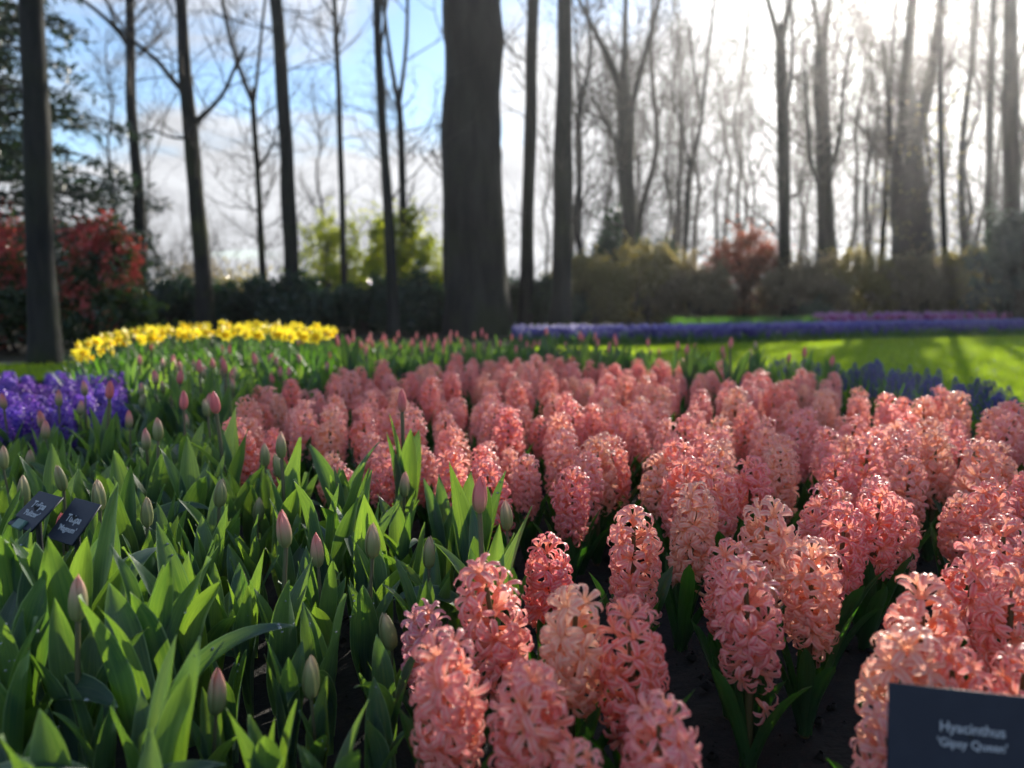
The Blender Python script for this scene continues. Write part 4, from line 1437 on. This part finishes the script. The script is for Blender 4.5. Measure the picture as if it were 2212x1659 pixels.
NEAR = [
    # u, v of the spike's top, height, label or None, options
    (1425, 1538, 0.235, 'pink hyacinth spike rising from the soil in front, only its upper half in view', dict(proto=2)),
    (1252, 1600, 0.215, 'pink hyacinth of which only the tip shows, beside the half-visible spike', dict(proto=0)),
    (1000, 1382, 0.265, 'full pink hyacinth touching a twin, the one of the pair nearer the tulips', dict(proto=2, color=(0.95, 0.43, 0.39))),
    (1148, 1412, 0.265, 'full pink hyacinth touching a twin, the one of the pair farther from the tulips', dict(proto=1, color=(0.93, 0.37, 0.35))),
    (1112, 1218, 0.285, 'tall pink hyacinth with bare stem near its tip, between tulips and a peach spike', dict(proto=5, color=(0.93, 0.41, 0.41))),
    (1232, 1272, 0.275, 'peach-tinted hyacinth with large open florets behind the touching pair', dict(proto=2, color=(0.97, 0.65, 0.47), extra=True)),
    (1196, 1154, 0.265, 'compact deep pink hyacinth standing alone beside the tulip leaves', dict(proto=3, color=(0.89, 0.26, 0.30))),
    (1384, 1300, 0.275, 'stout coral pink hyacinth standing alone over bare dark soil', dict(proto=0, color=(0.93, 0.30, 0.28))),
    (942, 1305, 0.225, 'small mauve pink hyacinth with few florets shaded among the tulip leaves', dict(proto=5, color=(0.73, 0.34, 0.47), tilt=R(2))),
    (1373, 1093, 0.285, 'tall narrow pale pink hyacinth over the dark gap in the bed', dict(proto=1, color=(0.93, 0.48, 0.44), extra=True)),
    (1478, 1052, 0.285, 'pink hyacinth leaning behind the tall narrow pale one', dict(proto=4, tilt=R(6), tilt_az=0.4, extra=True)),
    (1645, 1085, 0.295, 'tall peach pink hyacinth with sparse florets at its tip', dict(proto=2, color=(0.97, 0.61, 0.47))),
    (1632, 1212, 0.275, 'large pink hyacinth in front of the tall peach pink one', dict(proto=5, color=(0.93, 0.43, 0.43), extra=True)),
    (1757, 1168, 0.275, 'pale salmon hyacinth beside the large pink one, above its own strap leaves', dict(proto=2, color=(0.97, 0.55, 0.44), extra=True)),
    (1588, 1160, 0.265, 'narrow pink hyacinth squeezed behind the large pink one', dict(proto=3)),
    (1808, 1090, 0.275, 'bright rose pink hyacinth of a dense cluster, its left member', dict(proto=0, color=(0.93, 0.30, 0.31))),
    (1888, 1045, 0.290, 'bright rose pink hyacinth of a dense cluster, its tallest member', dict(proto=3, color=(0.95, 0.34, 0.33))),
    (1740, 1040, 0.28, 'rose pink hyacinth tucked behind the dense rose cluster', dict(proto=6)),
    (2112, 955, 0.30, 'open salmon hyacinth standing free above green strap leaves near the grape hyacinths', dict(proto=5, color=(0.97, 0.55, 0.45), extra=True)),
    (2010, 1255, 0.285, 'salmon hyacinth with a single floret pointing up, behind the large name plate', dict(proto=2, color=(0.95, 0.46, 0.38))),
    (1952, 1350, 0.272, 'peach hyacinth with wide open florets rising just above the large name plate', dict(proto=5, color=(0.97, 0.61, 0.47))),
    (2085, 1160, 0.285, 'dense rose hyacinth behind the salmon one near the large name plate', dict(proto=0, color=(0.91, 0.32, 0.33))),
    (2175, 1110, 0.29, 'dense pink hyacinth cut by the frame above the large name plate', dict(proto=3)),
    (2190, 1230, 0.28, 'pink hyacinth half out of the frame above the large name plate', dict(proto=6)),
    (2080, 1400, 0.255, 'pink hyacinth low behind the large name plate, its lower half hidden by it', dict(proto=4)),
    (1905, 1520, 0.225, 'low pink hyacinth peeping out beside the edge of the large name plate', dict(proto=1, color=(0.95, 0.49, 0.44))),
    (2200, 1390, 0.255, 'pink hyacinth cut by the frame low behind the large name plate', dict(proto=0)),
]
for (u, v, h, lab, kw) in NEAR:
    p = hy_at(u, v, h)
    kw.setdefault('tilt', R(abs(rng.normal(0, 4))))
    hyacinth((p.x, p.y, 0), h, lab, None, **kw)

MID = [(1240, 868, 0.30), (1292, 948, 0.285), (1335, 940, 0.28), (1205, 930, 0.285), (1255, 985, 0.265), (1100, 880, 0.30), (1140, 985, 0.245), (945, 925, 0.27), (1460, 950, 0.29), (1500, 940, 0.28), (1560, 950, 0.29), (1620, 985, 0.28),
       (1690, 960, 0.285), (1545, 925, 0.27), (1645, 905, 0.275), (1730, 900, 0.29), (1790, 925, 0.285), (1940, 930, 0.30), (2020, 935, 0.295), (1935, 850, 0.31), (2000, 860, 0.29), (2070, 850, 0.31), (2140, 880, 0.29), (2190, 870, 0.30), (2160, 960, 0.28),
       (1860, 855, 0.28), (1775, 848, 0.28), (1700, 880, 0.28), (1405, 900, 0.27), (2060, 905, 0.28), (1965, 990, 0.27), (1420, 985, 0.265), (2205, 1010, 0.275), (1830, 985, 0.27)]
mid_things = []
for (u, v, h) in MID:
    p = hy_at(u, v, h)
    hyacinth((p.x, p.y, 0), h, None, None, color=PINKS[int(rng.integers(0, len(PINKS)))])

BED = [(-0.96, 2.86), (-0.79, 2.3), (-0.62, 1.80), (-0.40, 1.70), (-0.16, 1.60), (0.10, 1.42), (0.42, 1.40), (0.62, 1.34), (0.95, 1.2), (1.25, 1.05), (1.75, 1.2), (1.85, 2.2), (1.52, 2.62), (1.26, 2.75), (1.40, 3.30), (0.95, 3.75), (0.35, 4.15), (-0.30, 4.15), (-0.66, 3.5), (-0.80, 3.25)]
r7 = np.random.default_rng(71)
cand = []
for tries in range(30000):
    x = r7.uniform(-1.0, 1.9); y = r7.uniform(1.05, 4.2)
    if not inside(BED, x, y): continue
    md = 0.088 + 0.009 * min(y, 3) + 0.02 * max(0.0, 1.7 - y)
    if any((x - a) ** 2 + (y - b) ** 2 < md * md for a, b in HP): continue
    if abs(x) / y > 0.72: continue
    HP.append((x, y)); cand.append((x, y))
cand.sort(key=lambda c: c[1])
n_ind = 300 - len(NEAR) - len(MID)
for (x, y) in cand[:n_ind]:
    h = float(np.clip(r7.normal(0.270, 0.024), 0.215, 0.325))
    hyacinth((x, y, 0), h, None, None, color=PINKS[int(rng.integers(0, len(PINKS)))], detail=(y < 2.0), tilt=R(abs(r7.normal(0, 8))))
if cand[n_ind:]:
    hm_ = Geo()
    for (x, y) in cand[n_ind:]:
        sc1 = float(np.clip(r7.normal(0.272, 0.018), 0.225, 0.315)) / 0.293
        M = Matrix.LocRotScale(Vector((x, y, 0)), Quaternion((r7.uniform(-1, 1), r7.uniform(-1, 1), 0), R(abs(r7.normal(0, 5)))) @ Quaternion((0, 0, 1), r7.uniform(0, 6.28)), Vector((sc1,) * 3))
        for k, Mf in HY[int(r7.integers(0, len(HY)))].florets:
            hm_.add(FLORET_LO[k % 3], M @ Mf)
        hm_.tube([M @ Vector((0, 0, -0.02)), M @ Vector((0, 0, 0.25))], [0.007, 0.004], 5, 1)
    tag(add('hyacinth_mass', hm_.mesh('hyacinth_mass', [M_PETAL, M_HSTEM]), None, None, (0.93, 0.35, 0.34, 1)), 'last pink hyacinths massed at the back of the bed against the far tulips', 'hyacinths', kind='stuff')

# ------------------------------------------------------------------ tulips
TP = []
BUDPOS = []
BUDLIST = [
    # u, v (tip), bud length in picture units, pinkness, label
    (1040, 1030, 92, 0.78, 'tulip with a large rosy bud, tallest beside the pink hyacinths'),
    (870, 830, 56, 0.62, 'tulip with a dusky mauve bud standing tall in front of the pink hyacinths'),
    (605, 930, 64, 0.22, 'tulip with a plump grey-green bud before the edge of the pink mass'),
    (595, 1115, 92, 0.55, 'tulip with a slim beige pink bud above two sunlit yellow-green leaves'),
    (698, 1176, 84, 0.42, 'tulip with a beige bud half behind a broad upright leaf'),
    (485, 836, 54, 0.85, 'tulip with a rose pink bud on a long bare stem near the pink hyacinths'),
    (392, 840, 46, 0.82, 'tulip with a rose bud beside the violet strays'),
    (212, 818, 44, 0.95, 'tulip with the brightest pink bud, in front of the violet hyacinths'),
    (180, 824, 36, 0.40, 'tulip with a brownish bud beside the brightest pink one'),
    (388, 790, 36, 0.95, 'tulip with a small bright pink bud behind the violet strays'),
    (432, 768, 34, 0.80, 'tulip with a tall dusky pink bud before the daffodils'),
    (480, 765, 36, 0.75, 'tulip with a leaning dusky pink bud before the daffodils'),
    (330, 795, 36, 0.55, 'tulip with a narrow dull pink bud among the violet strays'),
    (205, 1043, 76, 0.16, 'tulip with a pale green dewy bud beside the small name plates'),
    (135, 1012, 66, 0.10, 'tulip with a plain green bud above the small name plates'),
    (310, 1088, 74, 0.06, 'tulip with a dull green bud on a brown stem in the leafy bed'),
    (325, 908, 56, 0.34, 'tulip with a beige bud in the middle of the tulip bed'),
    (84, 915, 46, 0.52, 'tulip with a pinkish beige bud near the violet hyacinths'),
    (134, 1125, 72, 0.62, 'tulip with a leaning bud striped pink beside a broad leaf near the small name plates'),
    (212, 1183, 62, 0.48, 'tulip with a short beige bud clasped between two leaves'),
    (455, 1045, 70, 0.10, 'tulip with a pale green bud among upright leaves in mid bed'),
    (786, 1145, 86, 0.22, 'tulip with a pointed olive bud left of the large leaves near the hyacinths'),
    (940, 1180, 80, 0.15, 'tulip with a slim olive bud behind the broad leaf near the hyacinths'),
    (555, 1104, 50, 0.08, 'tulip with a tiny green bud beside the slim beige pink one'),
    (533, 1256, 62, 0.04, 'tulip with a green bud hidden low between leaves'),
    (866, 1022, 62, 0.36, 'tulip with a beige bud with a torn pale tip'),
    (446, 1492, 100, 0.40, 'tulip with a leaning pink-tipped beige bud low in the front leaves'),
    (682, 1455, 104, 0.10, 'tulip with a long yellow-green bud low in the front leaves'),
    (846, 1355, 84, 0.05, 'tulip with a narrow green bud low beside the mauve hyacinth'),
    (66, 1325, 60, 0.05, 'tulip with a small sunlit green bud inside a hooded leaf'),
    (1112, 1085, 76, 0.30, 'tulip with a slim bud beside the last leaves before the hyacinths'),
    (538, 960, 46, 0.42, 'tulip with a beige bud behind the plump grey-green one'),
    (400, 905, 40, 0.28, 'tulip with a small beige bud left of the plump grey-green one'),
    (18, 975, 56, 0.25, 'tulip with a green bud at the frame edge below the violet patch'),
    (70, 985, 50, 0.20, 'tulip with a short green bud beside the plain green one'),
    (12, 850, 40, 0.6, 'tulip with a dusky bud at the frame edge in front of the violet patch'),
    (122, 845, 40, 0.55, 'tulip with a beige pink bud in front of the violet hyacinths'),
    (172, 870, 38, 0.35, 'tulip with a pale bud below the brightest pink one'),
    (752, 712, 30, 0.8, 'tulip with a pink bud beside the end of the daffodils'),
    (1040, 702, 30, 1.0, 'tulip with a bright pink bud standing before the massive old trunk'),
    (1255, 705, 26, 0.9, 'tulip with a pink bud before the violet band'),
    (1180, 700, 24, 0.8, 'tulip with a small pink bud between the massive trunk and the violet band'),
    (1490, 735, 26, 0.7, 'tulip with a dusky bud at the lawn end of the tulips'),
    (1580, 722, 28, 0.75, 'last tulip with a dusky bud before the lawn'),
]
for (u, v, ln, pk, lab) in BUDLIST:
    d0 = 0.0545 * FPX / ln
    p = at(u, v, d0)
    h = min(0.44, max(0.18, p.z))
    p = ground(u, v, h)
    TP.append((p.x, p.y))
    BUDPOS.append((u, p.y, ln))
    tulip((p.x, p.y, 0), h, lab, None, pk, tilt=R(abs(rng.normal(0, 2))))

for (u, v, Y, h) in [(62, 1150, 0.94, 0.40), (112, 1165, 0.93, 0.41), (150, 1165, 0.90, 0.38), (178, 1150, 0.95, 0.395), (12, 1120, 0.95, 0.39)]:
    p = at(u, v, Y)
    TP.append((p.x, p.y))
    tulip((p.x, p.y, 0), h, 'leafy tulip hiding the feet of the small name plates', 'leafy tulips hiding the feet of the small name plates', 0, bud=False)

TBED = [(-2.6, 3.9), (-1.2, 1.75), (-0.56, 0.62), (-0.44, 0.52), (-0.16, 0.55), (-0.14, 0.80), (-0.06, 1.0), (-0.02, 1.28), (-0.22, 1.48), (-0.46, 1.58), (-0.68, 1.74), (-0.87, 2.28), (-1.05, 2.9), (-0.9, 3.36), (-0.74, 3.62), (-0.36, 4.30), (0.4, 4.30), (1.0, 3.9), (1.40, 3.45), (1.55, 3.55), (1.2, 4.15), (0.55, 4.85), (-0.6, 5.9), (-1.6, 5.6), (-2.0, 4.6)]
def leafy_label(x, y):
    if y > 3.0: z = 'behind the pink hyacinths'
    elif y > 2.1: z = 'between the violet and the pink hyacinths'
    elif x > -0.45 and y > 1.15: z = 'along the front edge of the pink bed'
    elif y > 1.35: z = 'in the middle of the tulip bed'
    elif x < -0.55: z = 'near the small name plates'
    else: z = 'in the broad-leaved front of the tulip bed'
    return 'leafy tulip without a bud ' + z, 'budless tulips ' + z



L_T1 = 'tulip with a closed green bud deep among the leaves of the bed'
L_T2 = 'tulip with a closed beige bud %s'
r8 = np.random.default_rng(81)
cand = []
SHORT = set()
TPA = np.zeros((6000, 2)); TPA[:len(TP)] = TP
HPA = np.array(HP); DFA = np.array(DAFF)
tries = 0
while tries < 60000:
    tries += 1
    y = r8.uniform(0.5, 6.1); x = r8.uniform(-2.6, 1.75)
    if not inside(TBED, x, y): continue
    if abs(x) / y > 0.74: continue
    md = 0.054 + 0.008 * y
    T_ = TPA[:len(TP)]
    if ((T_[:, 0] - x) ** 2 + (T_[:, 1] - y) ** 2 < md * md).any(): continue
    if ((HPA[:, 0] - x) ** 2 + (HPA[:, 1] - y) ** 2 < 0.07 ** 2).any(): continue
    if ((DFA[:, 0] - x) ** 2 + (DFA[:, 1] - y) ** 2 < 0.10 ** 2).any(): continue
    # the violet patch
    q = ray(0, 0)
    if y > 2.25 and x / y < -0.495 and y < 4.8: continue
    uu = 1106 + x / y * FPX
    if any(abs(uu - bu) < 0.035 * FPX / y + bl * 0.2 and by - 0.32 < y < by for bu, by, bl in BUDPOS) and not (uu < 215 and 0.8 < y < 1.0): SHORT.add((x, y))
    TPA[len(TP)] = (x, y)
    TP.append((x, y)); cand.append((x, y))
cand.sort(key=lambda c: c[0] ** 2 + c[1] ** 2)
n_ind = 300 - len(BUDLIST)
for k, (x, y) in enumerate(cand[:n_ind]):
    has = r8.random() < (0.16 if y < 1.6 else 0.35)
    h = float(np.clip(r8.normal(0.325, 0.02), 0.28, 0.37)) - (0.05 if y < 0.8 else 0) - (0.06 if x / y < -0.44 and 1.5 < y < 3 else 0)
    if (x, y) in SHORT:
        has = False
        h *= 0.74 if y < 1.3 else 0.84
    if y < 1.6:
        if has: tulip((x, y, 0), h - 0.035, L_T1, 'green-budded tulips deep in the bed', 0.12)
        else: tulip((x, y, 0), h, *leafy_label(x, y), 0, bud=False)
    else:
        if has: tulip((x, y, 0), h + 0.01, L_T2 % leafy_label(x, y)[0][26:], 'beige-budded tulips ' + leafy_label(x, y)[0][26:], float(np.clip(r8.normal(0.5, 0.15), 0.2, 0.95)))
        else: tulip((x, y, 0), h, *leafy_label(x, y), 0, bud=False)
LO = [Tulip(700 + i, 0.285, 3, lo=True) for i in range(6)]
far = Geo()
for (x, y) in cand[n_ind:]:
    p = LO[r8.integers(0, 6)]
    s = float(np.clip(r8.normal(1.0, 0.07), 0.8, 1.15))
    far.add(p.geo_b if r8.random() < 0.38 else p.geo, Matrix.LocRotScale(Vector((x, y, 0)), Quaternion((0, 0, 1), r8.uniform(0, 6.28)), Vector((s, s, s))))
ft = add('tulip_mass', far.mesh('tulip_mass', [M_TLEAF, M_TSTEM, M_BUD]), None, None, (0.72, 0.72, 0.72, 1))
tag(ft, 'far tulips with dusky buds massed behind the pink hyacinths', 'tulips', kind='stuff')

# dew drops on the nearest leaves
dg_ = Geo().grid([[(math.cos(a) * math.cos(e), math.sin(a) * math.cos(e), math.sin(e) * 0.75) for a in np.arange(8) * PI / 4] for e in np.linspace(-1.5, 1.5, 6)], 0, True)
DROP = dg_.mesh('dew_drop', M_DROP)
r9 = np.random.default_rng(91)
ndrop = 0
for o in list(bpy.data.objects):
    if o.name.startswith('leaf') and o.parent is not None and o.parent.name.startswith('tulip') and o.parent.location.y < 1.45 and r9.random() < 0.22 and ndrop < 260:
        vs_ = o.data.vertices
        for k in range(int(r9.integers(2, 6))):
            v = vs_[int(r9.integers(len(vs_) // 3, len(vs_) - 8))]
            sgn = 1 if r9.random() < 0.5 else -1
            sz = r9.uniform(0.0009, 0.0024)
            add('dew_drop', DROP, o, Matrix.LocRotScale(v.co + v.normal * sgn * sz * 0.5, None, Vector((sz, sz, sz))))
            ndrop += 1

# ------------------------------------------------------------------ name plates


def text_mesh(s, size):
    cu = bpy.data.curves.new('lettering', 'FONT')
    cu.body = s
    cu.size = size
    cu.align_x = 'CENTER'
    cu.align_y = 'CENTER'
    cu.extrude = 0.0002
    cu.offset = 0.00012 * size / 0.01
    o = bpy.data.objects.new('lettering', cu)
    col.objects.link(o)
    dg = bpy.context.evaluated_depsgraph_get()
    me = bpy.data.meshes.new_from_object(o.evaluated_get(dg))
    bpy.data.objects.remove(o)
    bpy.data.curves.remove(cu)
    me.materials.clear(); me.materials.append(M_LETTER)
    return me


def plate(label, centre, yaw, tilt, w, h, lines, clip=False, roll=0.0):
    """front faces -Y before the yaw; tilt leans the plate back"""
    base = Vector((centre[0], centre[1], 0))
    t = thing('name_plate', label, 'sign', base)
    Rm = Matrix.Rotation(yaw, 4, 'Z') @ Matrix.Rotation(-tilt, 4, 'X') @ Matrix.Rotation(roll, 4, 'Y')
    M = Matrix.Translation((0, 0, centre[2])) @ Rm
    pl = add('panel', box_geo(w, 0.003, h, 0.0006).mesh('panel', M_PLATE), t, M)
    for (s, size, z) in lines:
        add('lettering', text_mesh(s, size), pl, Matrix.Translation((0, -0.0018, z)) @ Matrix.Rotation(R(90), 4, 'X'))
    # stake: from the back of the plate down into the soil
    top = M @ Vector((0, 0.004, 0))
    sg = Geo().tube([(top.x, top.y, top.z + 0.01), (top.x * 0.8, top.y * 1.05, top.z * 0.5), (top.x * 0.6, top.y * 1.1, -0.05)], [0.0045, 0.0045, 0.004], 6)
    add('stake', sg.mesh('stake', M_STAKE), t)
    if clip:
        add('clip', box_geo(0.022, 0.006, 0.014, 0.001).mesh('clip', M_CLIP), t, M @ Matrix.Translation((0.0, -0.003, -h / 2 + 0.004)))
    return t


pc = at(2098, 1612, 0.60)
plate('large dark blue name plate with white lettering standing among the pink hyacinths', pc, R(-7), R(14), 0.132, 0.088, [('Hyacinthus', 0.0116, 0.0135), ("'Gipsy Queen'", 0.0096, 0.0010)], roll=R(3.0))
pc = at(77, 1104, 1.04)
plate('small dark name plate leaning back among tulip leaves, both its lines of lettering readable', pc, R(-34), R(50), 0.066, 0.058, [('Tulipa', 0.015, 0.008), ("'Pulitzer'", 0.0115, -0.006)], clip=True)
pc = at(160, 1126, 1.02)
plate('small dark name plate partly covered by a tulip leaf beside the pale green dewy bud', pc, R(-33), R(42), 0.066, 0.062, [('Tulipa', 0.015, 0.002), ("'Magnum'", 0.0115, -0.013)])

# ------------------------------------------------------------------ haze volume added to imitate lens glare towards the sun
hz = NT('morning_haze')
pv = hz.n('ShaderNodeVolumePrincipled', {'Color': (0.93, 0.95, 1.0), 'Density': 0.0014, 'Anisotropy': 0.80})
hz.t.links.new(pv.outputs[0], hz.out.inputs['Volume'])
hm = bpy.data.meshes.new('haze')
hv = [(x, y, z) for z in (-1.2, 17.0) for y in (-8.0, 70.0) for x in (-60.0, 60.0)]
hm.from_pydata(hv, [], [(0, 2, 3, 1), (4, 5, 7, 6), (0, 1, 5, 4), (2, 6, 7, 3), (0, 4, 6, 2), (1, 3, 7, 5)])
hm.materials.append(hz.m)
ho = add('haze', hm)
tag(ho, 'thin bright haze added between the trees to imitate lens glare', 'haze', kind='stuff')
cy.volume_bounces = 0
cy.volume_max_steps = 64
